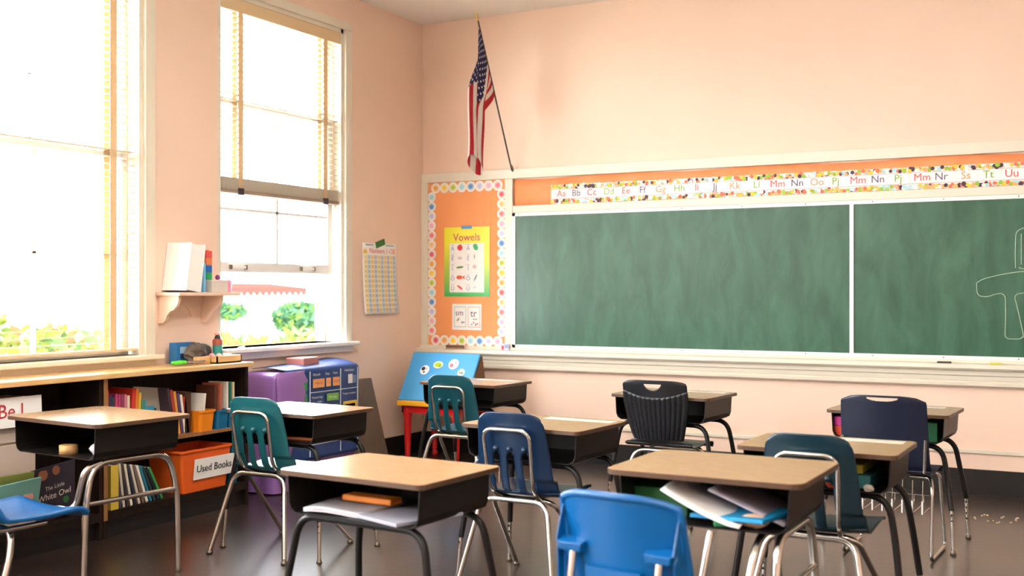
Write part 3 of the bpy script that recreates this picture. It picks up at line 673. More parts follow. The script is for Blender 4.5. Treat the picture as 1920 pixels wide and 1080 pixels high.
for tx, y_, z, s_ in (('Month', -.05, .775, .024), ('Day', .045, .775, .024), ('Year', .115, .775, .024), ('Holidays', .245, .785, .026), ('Yesterday', -.045, .62, .024), ('was', -.025, .59, .024), ('Today is', -.04, .53, .024), ("Today's weather", .245, .62, .019)):
    m.text(tx, s_, P3(y_, z), Y, Z, C(226, 230, 240))
m.build('chart_lettering', t)
t = thing('tissue_box', (-5.0, 6.24, .815), 'dusty pink box sitting on the purple covered cart', 'box', rz=.12)
m = MB(); m.bb(-.07, .07, -.10, .10, 0, .065, C(190, 122, 112)); m.build('body', t, bevel=.003)
m = MB(); m.bb(-.072, .072, -.102, .102, .06, .07, C(210, 150, 140)); m.build('lid', t, bevel=.002)
m = MB(); m.prism([(0, 0), (.66, 0), (.53, .66), (0, .66)], (-5.07, 6.72, .012), Y, (-.125, 0, .99), (.02, 0, 0), mat('grey_brown_board', (120, 102, 86), .7, var=.1))
m.build('leaning_board', label='grey-brown board leaning on the side wall right of the pocket chart', cat='board')

# red activity table with blue tilted board
M_red = C(206, 30, 30, .3)
TC = (-4.70, 7.66)
t = thing('activity_table', (TC[0], TC[1], 0), 'small red children\'s table with turned legs in the room corner', 'table')
m = MB(); m.bb(-.29, .29, -.27, .25, .445, .485, C(246, 176, 40, .35)); m.build('table_top', t, bevel=.008)
m = MB(); m.bb(-.26, .26, -.24, -.22, .39, .445, M_red); m.bb(-.26, .26, .20, .22, .39, .445, M_red); m.bb(-.26, -.24, -.24, .22, .39, .445, M_red); m.bb(.24, .26, -.24, .22, .39, .445, M_red); m.build('apron', t)
for x in (-.225, .225):
    for y_ in (-.21, .19):
        m = MB(); m.lathe([(.012, 0), (.024, .01), (.026, .03), (.016, .045), (.024, .055), (.022, .07), (.032, .34), (.036, .36), (.036, .44)], (x, y_, 0), M_red, 16); m.build('leg', t)
t = thing('magnet_board', (-4.70, 7.42, .487), 'blue board with picture stickers tilted back on the red table', 'board')
tl = math.radians(32); u = Vector((1, 0, 0)); v = Vector((0, math.sin(tl), math.cos(tl))); nrm = Vector((0, -math.cos(tl), math.sin(tl)))
m = MB(); m.prism([(-.31, 0), (.31, 0), (.31, .43), (-.31, .43)], (0, .02, .002), u, v, -nrm*.022, C(70, 160, 220, .35)); m.build('panel', t, bevel=.004)
def stk(nm, x, z, polys):
    m = MB()
    for k, (p, c) in enumerate(polys): m.poly(p, Vector((0, .02, .002))+u*x+v*z+nrm*(.0015+.0006*k), u, v, C(*c))
    m.build(nm, t)
stk('sticker', -.15, .27, [(circ(14, .042), (240, 236, 236)), (circ(10, .018, -.015, .01), (30, 26, 50)), (circ(8, .010, .0, -.02), (60, 50, 80)), (circ(8, .012, .012, .012), (200, 190, 190))])
stk('sticker', -.04, .32, [(circ(14, .044, 0, 0, .032), (236, 246, 200)), (circ(12, .034, 0, 0, .022), (170, 200, 30)), (circ(8, .012, .02, -.01), (120, 160, 20))])
stk('sticker', .10, .33, [(circ(16, .046), (246, 220, 226)), (circ(10, .018, -.015, -.012), (230, 120, 130)), (circ(8, .012, .015, .012), (220, 170, 190)), (circ(8, .010, -.01, .02), (250, 240, 240))])
stk('sticker', .19, .26, [(circ(12, .032), (240, 244, 236)), (circ(8, .012, .008, -.006), (90, 150, 90)), (circ(8, .008, -.012, -.004), (120, 110, 70))])
m = MB(); m.prism([(0, 0), (.34, 0), (.26, .35)], (.30, .04, 0), Y, Z, (-.02, 0, 0), C(120, 80, 50)); m.prism([(0, 0), (.34, 0), (.26, .35)], (-.28, .04, 0), Y, Z, (-.02, 0, 0), C(120, 80, 50)); m.build('side_wedge', t)  # brown triangular wedges behind both ends of the panel
t = thing('toy_shoe', (-4.66, 7.405, .4855), 'little white and red toy lying on the front edge of the red table', 'toy')
m = MB(); m.box((0, 0, .012), (.08, .022, .022), M_white, rz=.5); m.build('base', t, bevel=.006)
m = MB(); m.box((.015, -.002, .03), (.045, .02, .018), C(206, 40, 70), rz=.4); m.build('top_part', t, bevel=.005)

# ------------------------------------------------------------------ desks
def rects(w, d, r, z0, z1, m_, mm, cut=None):
    p = rrect(w, d, r, 5); mm.prism(p, (0, 0, z0), X, Y, (0, 0, z1-z0), m_)
def openbox(mm, w, d, h, zt, m_, y0):
    """book box open at the front (-y); sides pinch in a little at the bottom"""
    prof = [(-w/2, zt), (-w/2+.006, zt-h+.035), (-w/2+.016, zt-h+.012), (-w/2+.04, zt-h), (w/2-.04, zt-h), (w/2-.016, zt-h+.012), (w/2-.006, zt-h+.035), (w/2, zt)]
    t_ = .004; inn = [(-w/2+t_, zt), (-w/2+.006+t_, zt-h+.035), (-w/2+.016+t_, zt-h+.014+t_), (-w/2+.04, zt-h+t_), (w/2-.04, zt-h+t_), (w/2-.016-t_, zt-h+.014+t_), (w/2-.006-t_, zt-h+.035), (w/2-t_, zt)]
    n = len(prof); vs = []
    for yy in (y0, y0+d):
        vs += [(a, yy, b) for a, b in prof]+[(a, yy, b) for a, b in inn]
    fs = []
    for i in range(n-1):
        fs += [(i, i+1, 2*n+i+1, 2*n+i), (n+i+1, n+i, 3*n+i, 3*n+i+1), (i+1, i, n+i, n+i+1), (2*n+i, 2*n+i+1, 3*n+i+1, 3*n+i)]
    fs += [(0, 2*n, 3*n, n), (n-1, 2*n-1, 4*n-1, 3*n-1)]
    mm.add(vs, fs, m_)
    mm.prism(prof, (0, y0+d-.004, 0), X, Z, (0, .004, 0), m_)
def desk_std(loc, rz, label, w=.63, d=.48, h=.73, leg=M_black, insert=.2):
    t = thing('student_desk', (loc[0], loc[1], 0), label, 'desk', rz, 'open-front desks on black bent legs')
    m = MB(); rects(w, d, .03, h-.018, h-.0015, M_lamedge, m); rects(w-.004, d-.004, .03, h-.0015, h, M_lam, m); m.build('desk_top', t)
    m = MB(); openbox(m, w-.05, d-.07, .135, h-.018, M_box, -d/2+.025); m.build('book_box', t)
    zb = h-.018-.135-.014
    for yy, sp in ((-d/2+.07, -.045), (d/2-.07, .045)):
        for s in (-1, 1):
            m = MB(); pth = fillet([(0, yy, zb), (s*(w/2-.045), yy, zb), (s*(w/2-.015), yy+sp*.3, zb-.16), (s*(w/2+.01), yy+sp, insert)], .075, 7)
            m.tube(pth, .0135, leg, 10); l = m.build('leg', t)
            m = MB(); k = (w/2+.01)+.010; m.tube([(s*(w/2+.009), yy+sp*.97, insert+.02), (s*k, yy+sp*1.25, .018)], .0105, M_chrome, 10, r2=.009)
            for q in range(4): m.box((s*(w/2+.0125+.003*q/4)+0, yy+sp-.0105, insert-.02-.03*q), (.008, .004, .008), M_black)
            m.build('leg_insert', l)
            m = MB(); m.lathe([(.013, 0), (.016, .004), (.012, .012), (.009, .022)], (s*k, yy+sp*1.25, 0), M_rubber, 12); m.build('glide', l)
    return t
def desk_combo(loc, rz, label, w, d, h, seat=None):
    t = thing('combo_desk', (loc[0], loc[1], 0), label, 'desk', rz)
    m = MB(); rects(w, d, .045, h-.018, h-.0015, M_lamedge, m); rects(w-.004, d-.004, .045, h-.0015, h, M_lam, m); m.build('desk_top', t)
    m = MB(); openbox(m, w-.09, d-.08, .15, h-.018, M_box, -d/2+.03); m.build('book_box', t)
    zb = h-.018-.15-.016; x = w/2-.09
    ya, yb = -d/2+.03, d/2-.06
    m = MB(); m.tube(fillet([(x, 0, zb), (x, ya+.02, zb), (x+.005, ya-.02, zb-.16), (x+.005, ya-.035, .02)], .08, 7), .0145, M_chrome, 12); f = m.build('leg', t)
    m = MB(); m.lathe([(.014, 0), (.018, .005), (.012, .02)], (x+.005, ya-.035, 0), M_rubber, 12); m.build('glide', f)
    m = MB(); m.tube(fillet([(x, 0, zb), (x, yb-.02, zb), (x+.005, yb+.03, zb-.16), (x+.005, yb+.04, .02)], .08, 7), .0145, M_chrome, 12); f = m.build('leg', t)
    m = MB(); m.lathe([(.014, 0), (.018, .005), (.012, .02)], (x+.005, yb+.04, 0), M_rubber, 12); m.build('glide', f)
    m = MB(); m.tube([(x+.006, ya-.02, .40), (x+.006, yb+.03, .40)], .0115, M_chrome, 10); m.build('stretcher', t)
    return t, x, ya, zb
desk_std((-2.256, 3.304), math.radians(-4), 'nearest tan desk with papers and an orange pencil case inside, front left of centre', h=.725)
desk_std((-3.79, 4.71), math.radians(-4), 'desk with the bright slotted teal chair, in front of the pocket chart')
desk_std((-3.854, 6.674), math.radians(-4), 'desk in front of the red activity table, teal chair pushed in')
desk_std((-2.35, 4.708), math.radians(-4), 'desk behind the dark blue slotted chair at the centre of the room', h=.736)
desk_std((-2.346, 6.46), math.radians(-4), 'desk behind the ribbed black chair under the chalkboard', h=.732)
desk_std((-1.05, 6.38), math.radians(-3), 'farthest right desk holding a magenta and orange box, behind the navy chair', h=.71, insert=.22)
desk_std((-1.02, 4.60), math.radians(-1), 'right-hand desk with a teal book and red pouch inside, between the two right chairs', w=.62, d=.46, h=.735)
tb, xb, yab, zbb = desk_combo((-1.163, 3.696), math.radians(-.6), 'large tan desk stuffed with papers on chrome legs, behind the bright blue chair', .66, .53, .76)
tl_, xl, yal, zbl = desk_combo((-4.263, 3.795), math.radians(-5.7), 'combination desk with attached blue seat beside the bookcase at far left', .70, .54, .76)
m = MB(); m.tube(fillet([(xb-.06, .0, zbb), (xb-.06, yab, zbb), (xb-.075, yab-.1, zbb-.22), (xb-.10, yab-.2, .30)], .08, 7), .0125, M_chrome, 10); m.build('brace_tube', tb)
m = MB(); m.tube([(xb-.22, yab+.03, zbb), (xb-.27, yab-.16, .02)], .0125, M_chrome, 10); m.build('support_rod', tb)
# attached seat of the far-left desk (local coordinates of the desk)
SX, SY = .36, -.68
def seatp(u, v):
    s = u*2-1; x = s*.215*(1-.12*max(0, v-.7)); y_ = SY+.21-v*.42
    z = .435+.018*s*s-.012*math.sin(v*PI)-(.03*((.12-v)/.12)**2 if v < .12 else 0)
    if v > .85: z += .25*((v-.85)/.15)**1.5*.35
    return (SX+x, y_, z)
m = MB(); m.sheet(seatp, 14, 16, M_blue); m.build('seat', tl_, solid=.02)
m = MB(); m.sheet(lambda u, v: (SX+(u*2-1)*.20*(1-.1*v*v), SY-.215-.05*v+.03*(u*2-1)**2, .50+.30*v), 12, 8, M_blue); m.build('backrest', tl_, solid=.008)
m = MB()
for s in (-1, 1): m.tube(fillet([(SX+s*.12, SY+.08, .405), (SX+s*.12, SY-.17, .405), (SX+s*.14, SY-.28, .62)], .06, 5), .011, M_chrome, 8)
m.build('back_frame', tl_)
m = MB(); m.tube(fillet([(xl+.0, yal+.06, zbl), (xl-.005, yal-.02, zbl-.02), (xl-.03, yal-.05, zbl-.2), (xl-.07, yal-.14, .405), (xl-.02, yal-.22, .40), (xl-.02, SY+.05, .405)], .06, 6), .0135, M_chrome, 12); m.build('seat_tube', tl_)
for s in (-1, 1):
    m = MB(); m.tube(fillet([(SX, SY-.06, .395), (SX+s*.10, SY-.06, .395), (SX+s*.125, SY-.08, .30), (SX+s*.15, SY-.18, .02)], .06, 6), .0135, M_chrome, 12); m.build('leg', tl_)

# ------------------------------------------------------------------ chairs
PROF = [(.205, .398), (.215, .418), (.20, .432), (.16, .437), (.08, .433), (0, .427), (-.07, .424), (-.12, .428), (-.152, .442), (-.172, .468), (-.184, .51), (-.195, .56), (-.206, .62), (-.217, .68), (-.227, .735), (-.235, .78), (-.238, .81)]
def interp(P, t):
    x = t*(len(P)-1); i = min(int(x), len(P)-2); f = x-i
    a, b = Vector(P[i]), Vector(P[i+1]); return a.lerp(b, f)
def shell(mm, mt, top=.315, skip=None, nu=40, nv=96, prof=PROF, seatw=.41, curl=.04, topdrop=.030, hsc=1):
    def fn(u, v):
        s = u*2-1; p = interp(prof, v); y_, z = p.x, p.y
        if v < .5: w = seatw*(1-.18*max(0, (.12-v)/.12)**2); k = 0
        else: k = (v-.5)/.5; w = seatw+(top-seatw)*k**1.0
        e = max(0, (v-.88)/.12); x = s*w/2*(1-.09*e**4)
        if v > .5: y_ += curl*s*s*(.35+.65*min(1, (v-.5)*4))*(1-.4*k); z -= topdrop*e*abs(s)**7
        else: z += .014*s*s*(1-v); 
        if .42 < v < .62: y_ += .03*s*s; 
        return (x, y_, z*hsc)
    mm.sheet(fn, nu, nv, mt, skip=skip); return fn
def slots(u, v):
    for c in (.30, .5, .70):
        if abs(u-c) < .052*min(1, math.sqrt(max(0, (.762-v)/.03))) and .52 < v < .762: return True
    return False
def chairA(loc, rz, label, mt):
    t = thing('school_chair', (loc[0], loc[1], 0), label, 'chair', rz, 'slotted plastic school chairs')
    m = MB(); fn = shell(m, mt, skip=slots); m.build('seat_shell', t, solid=.006, off=1)
    m = MB()
    for c in (.30, .5, .70):
        p = Vector(fn(c, .775)); rock_m = [(0.001, .014), (.010, .011), (.015, .002), (.016, -.006)]
        m.lathe([(r, z) for r, z in rock_m][::-1], p+Vector((0, -.008, 0)), mt, 10, mtx=Matrix.Rotation(PI/2, 3, 'X'))
    m.build('rib_bosses', t)
    for s in (-1, 1):
        m = MB(); m.tube(fillet([(0, -.175, .412), (s*.165, -.175, .412), (s*.245, -.27, .02)], .07, 7), .0125, M_chrome, 12, r2=None); l = m.build('leg', t)
        m = MB(); m.lathe([(.014, 0), (.018, .004), (.017, .012), (.010, .018), (.010, .028)], (s*.247, -.272, 0), M_rubber, 12); m.build('glide', l)
        m = MB(); m.tube(fillet([(0, -.10, .405), (s*.155, -.10, .405), (s*.235, .27, .02)], .06, 7), .0115, M_chrome, 12); l = m.build('leg', t)
        m = MB(); m.lathe([(.014, 0), (.018, .004), (.017, .012), (.010, .018), (.010, .028)], (s*.236, .273, 0), M_rubber, 12); m.build('glide', l)
    m = MB(); m.tube(fillet([(-.06, .12, .405), (-.10, -.12, .408), (-.112, -.205, .47), (-.118, -.253, .735), (.118, -.253, .735), (.112, -.205, .47), (.10, -.12, .408), (.06, .12, .405)], .055, 7), .0095, M_chrome, 10); m.build('back_loop', t)
    return t
ch = chairA((-3.85, 4.635), math.radians(-1), 'bright teal slotted chair nearest the bookcase', M_teal)
def rechair(loc, rz, label, mt):
    c = copy_tree(ch, None, {'seat_shell': mt, 'rib_bosses': mt}); c.location = (loc[0], loc[1], 0); c.rotation_euler = (0, 0, rz); c['label'] = label; return c
rechair((-3.76, 6.39), math.radians(0), 'teal slotted chair in front of the red activity table', mat('deep_teal_plastic', (12, 72, 84), .3))
rechair((-2.37, 4.625), math.radians(-1), 'dark blue slotted chair at the centre of the room', M_navyt)
rechair((-1.02, 4.50), math.radians(-1), 'blackish teal slotted chair behind the big paper-stuffed desk', M_dteal)
# ribbed black chair with handle
def chairB(loc, rz, label, mt, ribbed, w, h=.83):
    t = thing('school_chair', (loc[0], loc[1], 0), label, 'chair', rz)
    def hole(u, v):
        s = (u-.5); 
        if ribbed: return .90 < v < .957 and abs(s) < .135*math.sqrt(max(0, 1-((.957-v)/.057)**2))
        return .94 < v < .978 and abs(s) < .19*math.sqrt(max(0, 1-((.978-v)/.038)**2))
    m = MB()
    prof = [(a, b*1.025) for a, b in PROF]
    if ribbed:
        def fn(u, v):
            s = u*2-1; p = interp(prof, v); y_, z = p.x, p.y
            if v < .5: ww = .42
            else:
                k = (v-.5)/.5; ww = .27+(w-.27)*min(1, k/.62)**.8 if v > .56 else .27+(.42-.27)*((.56-v)/.06)
            e = max(0, (v-.93)/.07); x = s*ww/2*(1-.08*e**3)
            if v > .5: y_ += .035*s*s
            if .56 < v < .84+.05*s*s: y_ -= .007*(abs(math.sin(u*13*PI)))*1.0
            return (x, y_, z-.02*e*abs(s)**6)
        m.sheet(fn, 104, 200, mt, skip=hole)
    else:
        def fn(u, v):
            s = u*2-1; p = interp(prof, v); y_, z = p.x, p.y; k = max(0, (v-.5)/.5); ww = .43+(w-.43)*k
            e = max(0, (v-.93)/.07); x = s*ww/2*(1-.10*e**3)
            if v > .5: y_ += .03*s*s
            return (x, y_, z-.03*e*abs(s)**5)
        m.sheet(fn, 110, 240, mt, skip=hole)
    m.build('seat_shell', t, solid=.006, off=1)
    if ribbed:
        for s in (-1, 1):
            m = MB(); m.tube(fillet([(0, -.14, .412), (s*.15, -.14, .412), (s*.235, -.24, .02)], .07, 7), .012, M_chrome, 12); l = m.build('leg', t)
            m = MB(); m.lathe([(.014, 0), (.018, .004), (.010, .018), (.010, .028)], (s*.236, -.241, 0), M_rubber, 12); m.build('glide', l)
            m = MB(); m.tube(fillet([(0, .10, .41), (s*.17, .12, .41), (s*.225, .24, .02)], .06, 7), .012, M_chrome, 12); l = m.build('leg', t)
            m = MB(); m.lathe([(.014, 0), (.018, .004), (.010, .018), (.010, .028)], (s*.226, .241, 0), M_rubber, 12); m.build('glide', l)
    else:
        for s in (-1, 1):
            m = MB(); m.tube(fillet([(s*.10, -.05, .412), (s*.20, -.05, .412), (s*.215, -.10, .36), (s*.215, -.12, .012), (s*.215, .27, .012), (s*.20, .20, .40), (s*.1, .17, .415)], .03, 6), .0095, M_chrome, 10); m.build('sled_leg', t)
            m = MB(); m.tube([(s*.19, -.17, .45), (s*(w/2-.005), -.205, .62)], .008, M_chrome, 8); m.build('back_post', t)
        m = MB()
        for q in range(8):
            x = -.17+q*.34/7; m.tube(fillet([(x, -.10, .40), (x, -.11, .30), (x, -.10, .235), (x, .20, .235), (x, .20, .28)], .02, 3), .003, M_chrome, 6); m.tube([(x, -.112, .30), (x, -.112, .235)], .0045, M_white, 6)
        m.tube([(-.18, .19, .28), (.18, .19, .28)], .0025, M_chrome, 6)
        m.build('book_rack', t)
    return t
chairB((-2.355, 6.37), math.radians(-2), 'black chair with ribbed back and handle hole under the chalkboard', M_blackp, True, .40)
chairB((-1.01, 6.02), math.radians(-2), 'navy chair with wide plain back, handle slot and wire book rack', M_navy, False, .41)
# bright blue chair in the foreground
t = thing('school_chair', (-1.165, 3.03, 0), 'bright blue chair in the foreground, cut off by the bottom of the picture', 'chair', math.radians(-8))
def fn(u, v):
    s = u*2-1; p = interp(PROF, v); y_, z = p.x, p.y; k = max(0, (v-.5)/.5); ww = .42+(.36-.42)*k
    e = max(0, (v-.92)/.08); x = s*ww/2*(1-.07*e**2)
    if v > .5: y_ += .055*s*s+.012*max(0, abs(s)-.86)/.14*0
    return (x, y_, (z if v < .5 else .44+(z-.44)*.985)-.028*e*abs(s)**3)
m = MB(); m.sheet(fn, 40, 90, M_blue); m.build('seat_shell', t, solid=.007, off=1)
m = MB()
def rim(u_):  # rolled rim round the back
    return [Vector(fn(u_, v))+Vector((0, -.006, 0)) for v in [.55+.43*k/24 for k in range(25)]]
path = rim(.0)+[Vector(fn(k/12, .985))+Vector((0, -.006, 0)) for k in range(1, 12)]+rim(1.0)[::-1]
m.tube(path, .011, M_blue, 10); m.build('rolled_rim', t)
for s in (-1, 1):
    m = MB(); p0 = Vector(fn(.5+s*.36, .80))
    a = p0+Vector((0, -.004, 0))
    m.add([a+Vector((-.045, -.0, .0)), a+Vector((.045, 0, 0)), a+Vector((.04, -.04, -.012)), a+Vector((-.04, -.04, -.012)), a+Vector((-.045, .0, -.035)), a+Vector((.045, .0, -.035)), a+Vector((.035, -.036, -.035)), a+Vector((-.035, -.036, -.035))],
          [(0, 1, 2, 3), (3, 2, 6, 7), (0, 3, 7, 4), (1, 5, 6, 2), (4, 7, 6, 5)], M_blue)
    m.prism([(0, .10), (0, -.01), (-.04, -.012)], a+Vector((s*.045-.002, .004, 0)), Y, Z, (.005, 0, 0), M_blue)
    m.prism([(0, .02), (0, -.16), (-.03, -.16), (-.034, -.03)], a+Vector((s*.045-.002, .006, 0)), Y, Z, (.005, 0, 0), M_blue)
    m.build('post_pocket', t, bevel=.004)
    m = MB(); m.tube(fillet([(s*.13, .1, .405), (s*.13, -.16, .405), (s*.135, -.235, .50), (p0.x*.98, p0.y-.022, p0.z-.03)], .06, 7), .0115, M_chrome, 10); m.build('back_post', t)
    m = MB(); m.tube(fillet([(0, -.14, .40), (s*.16, -.14, .40), (s*.24, -.25, .02)], .07, 7), .012, M_chrome, 12); m.build('leg', t)
    m = MB(); m.tube(fillet([(0, .10, .40), (s*.16, .12, .40), (s*.23, .25, .02)], .07, 7), .012, M_chrome, 12); m.build('leg', t)
m = MB(); c0 = Vector(fn(.5, .70)); m.box(c0+Vector((0, -.022, 0)), (.17, .014, .05), M_blue); m.box(c0+Vector((0, -.028, -.03)), (.14, .008, .03), M_chrome)
for q in (-.035, .0, .035): m.lathe([(.006, 0), (.005, .004), (.002, .005)], c0+Vector((q, -.032, -.022)), M_rubber, 8, mtx=Matrix.Rotation(PI/2, 3, 'X'))
m.build('back_bracket', t)

# ------------------------------------------------------------------ things in and on the desks
def at(desk, x, y_):
    r = desk.rotation_euler.z; c, s = math.cos(r), math.sin(r); return desk.location.x+x*c-y_*s, desk.location.y+x*s+y_*c, r
DK = [o for o in bpy.data.objects if o.name.startswith('student_desk')]
def dk(key): return next(o for o in bpy.data.objects if o.get('label') and o.get('category') == 'desk' and key in o['label'])
def put(name, desk, x, y_, z, build, label, cat, rz=0, **k):
    X_, Y_, r = at(desk, x, y_); m = MB(); build(m); return m.build(name, loc=(X_, Y_, z), rz=r+rz, label=label, cat=cat, **k)
def paper(mm, w, d, c=M_paper, curl=.0, h=.002):
    mm.sheet(lambda u, v: ((u-.5)*w, (v-.5)*d, h+curl*(abs(u-.5)*2)**2+.004*math.sin(u*5+v*3)+.004), 8, 8, c)
d = dk('nearest tan'); fz = d_floor = .725-.018-.131
put('paper_sheets', d, -.11, -.06, fz, lambda m: [paper(m, .26, .26, C(196, 194, 200), h=.003+.005*k) for k in range(3)], 'thin stack of papers in the left half of the nearest open desk', 'paper', rz=.1, solid=.003)
put('pencil_case', d, -.06, -.03, fz+.026, lambda m: m.box((0, 0, .012), (.22, .07, .022), C(226, 130, 40)), 'orange pencil case on the papers in the nearest open desk', 'pencil case', bevel=.006)
put('workbook', d, .14, -.07, fz, lambda m: m.box((0, 0, .008), (.22, .29, .012), C(160, 160, 172)), 'grey workbook sticking out at the right of the nearest open desk', 'workbook', rz=-.25, bevel=.002)
d = dk('large tan'); fz = .76-.018-.146
put('green_book', d, -.19, .02, fz, lambda m: m.box((0, 0, .045), (.2, .28, .09), C(16, 96, 36)), 'dark green book at the left inside the paper-stuffed desk', 'book', bevel=.003)
put('loose_papers', d, .0, -.10, fz+.004, lambda m: m.sheet(lambda u, v: ((u-.5)*.26, (v-.5)*.32, .008+.10*(1-u)**1.4+.012*math.sin(v*4)), 10, 8, M_paper), 'white loose papers bulging out at the middle of the stuffed desk', 'paper', solid=.004)
put('grey_folder', d, .125, -.02, fz+.06, lambda m: m.sheet(lambda u, v: ((u-.5)*.25, (v-.5)*.30, .05*(1-u)-.045*u), 8, 6, C(186, 178, 190)), 'grey sagging folder on top at the right of the stuffed desk', 'folder', solid=.006)
put('blue_folder', d, .10, -.11, fz+.022, lambda m: m.box((0, 0, .008), (.26, .24, .012), C(20, 140, 190), ry=-.04), 'bright blue folder below the grey one in the stuffed desk', 'folder', rz=-.2, bevel=.002)
put('crumpled_wrapper', d, .16, -.19, fz+.001, lambda m: rock(m, (0, 0, .024), .028, (1.8, .7, .8), C(196, 160, 130), 8), 'tan crumpled wrapper at the front lip of the stuffed desk', 'wrapper')
put('green_eraser', d, .06, -.215, fz+.001, lambda m: m.box((0, 0, .01), (.05, .025, .018), C(60, 150, 90)), 'small green eraser at the front lip of the stuffed desk', 'eraser', rz=.4, bevel=.004)
d = dk('combination desk'); fz = .76-.018-.146
def roll(m): m.lathe([(.026, 0), (.042, 0), (.042, .04), (.026, .04)], (0, 0, 0), C(206, 160, 100), 24)
put('tape_roll', d, .01, -.17, fz, roll, 'tan roll of tape inside the combination desk', 'tape')
put('crumpled_paper', d, .20, -.13, fz, lambda m: rock(m, (0, 0, .03), .04, (1.7, 1.2, .75), C(216, 212, 216), 9), 'crumpled grey-white paper at the right inside the combination desk', 'paper')
d = dk('centre of the room'); fz = .736-.018-.131
put('eraser', d, .10, -.17, fz, lambda m: m.box((0, 0, .01), (.035, .02, .018), M_white), 'white eraser on the front lip of the central desk box', 'eraser', bevel=.004)
d = dk('in front of the pocket'); fz = .73-.018-.131
put('orange_ruler', d, .08, -.10, fz, lambda m: m.box((0, 0, .006), (.22, .03, .01), C(190, 110, 70)), 'orange-brown ruler inside the desk by the pocket chart', 'ruler', rz=.2)
d = dk('farthest right'); fz = .71-.018-.131
put('book_pouch', d, -.235, -.12, fz+.0, lambda m: m.box((0, 0, .028), (.10, .12, .055), C(232, 80, 50)), 'orange-red box at the bottom left of the farthest right desk', 'box', bevel=.004)
put('magenta_box', d, -.235, -.12, fz+.0562, lambda m: m.box((0, 0, .026), (.10, .12, .052), C(220, 60, 160)), 'magenta box stacked on the orange-red one in the farthest right desk', 'box', bevel=.004)
put('green_book', d, .21, -.06, fz, lambda m: m.box((0, 0, .05), (.07, .2, .10), C(16, 90, 50)), 'green book at the right end inside the farthest right desk', 'book', bevel=.002)
put('red_book', d, .14, -.06, fz, lambda m: m.box((0, 0, .045), (.05, .2, .09), C(120, 30, 30)), 'dark red book beside the green one in the farthest right desk', 'book', bevel=.002)
d = dk('right-hand desk'); fz = .735-.018-.131
put('teal_book', d, .08, -.03, fz, lambda m: m.box((0, 0, .03), (.24, .26, .05), C(40, 96, 100)), 'dark teal book lying in the desk with the red pouch', 'book', bevel=.003)
put('yellow_folder', d, .03, -.02, fz+.057, lambda m: m.box((0, 0, .02), (.28, .26, .035), C(150, 136, 30)), 'olive yellow folder on top of the dark teal book', 'folder', bevel=.003)
put('red_pouch', d, .07, -.19, fz, lambda m: rock(m, (0, 0, .02), .022, (1.6, .8, .85), C(236, 90, 60), 8), 'orange-red pouch at the front lip of the desk with the teal book', 'pouch')
put('glue_cap', d, .2, -.19, fz, lambda m: rock(m, (0, 0, .014), .016, (1.3, .8, .9), C(190, 180, 170), 8), 'grey cap at the right front lip of the desk with the teal book', 'cap')
# name strips taped along the far edge of the tops
M_ns = mat('laminated_strip', (226, 220, 206), .25)
for key, x, w, h, lb in (('centre of the room', .10, .36, .736, 'name strip taped along the back edge of the central desk'), ('red activity table', .09, .34, .73, 'name strip taped on the desk before the red activity table'),
                         ('ribbed black', .10, .34, .732, 'name strip taped on the desk behind the ribbed black chair'), ('farthest right', .08, .30, .71, 'name strip taped on the farthest right desk'),
                         ('right-hand desk', .05, .44, .735, 'long name strip taped on the desk with the red pouch'), ('in front of the pocket', .02, .30, .73, 'name strip taped on the desk in front of the pocket chart')):
    d = dk(key)
    def f(m, w=w):
        m.box((0, 0, .0008), (w, .075, .0012), M_ns); m.box((0, .012, .0016), (w*.8, .002, .0004), C(150, 140, 150)); m.box((0, -.014, .0016), (w*.8, .002, .0004), C(150, 140, 150))
    put('name_strip', d, x, .16, h, f, lb, 'name strip', group='name strips taped to the desks')
m = MB(); random.seed(5)
for k in range(16):
    m.box((random.uniform(-.12, .12), random.uniform(-.12, .12), .003), (.010, .008, .006), C(220, 200, 170), rz=random.random()*3)
m.build('crumbs', loc=(-.62, 7.2, 0), label='scattered pale crumbs on the floor below the right end of the chalkboard', cat='crumbs', kind='stuff')

# ------------------------------------------------------------------ unseen glowing panels above the frame, added to brighten the walls
M_fill = bpy.data.materials.new('fill_glow'); M_fill.use_nodes = True
_b = M_fill.node_tree.nodes['Principled BSDF']; _b.inputs['Emission Color'].default_value = (1, .97, .94, 1); _b.inputs['Emission Strength'].default_value = FILL
fill0 = None
for (x, y_) in ((-2.5, 4.2), (-2.9, .9), (.2, .9), (-2.9, -1.7), (.2, -1.7)):
    if fill0 is None:
        fill0 = thing('fill_panel', (x, y_, 3.12), 'long unseen glowing panel added above the desks to brighten the room', 'fill light', group='added fill panels above the desks')
        m = MB(); m.bb(-.16, .16, -.65, .65, -.03, .03, M_fill); m.build('glow_panel', fill0, bevel=.01)
        m = MB(); m.bb(-.17, .17, -.67, -.65, -.04, .04, M_white); m.bb(-.17, .17, .65, .67, -.04, .04, M_white); m.build('end_cap', fill0)
        for q in (-.5, .5): m = MB(); m.tube([(0, q, .03), (0, q, CZ-3.12)], .006, M_white, 8); m.build('rod', fill0)
    else: copy_tree(fill0).location = (x, y_, 3.12)

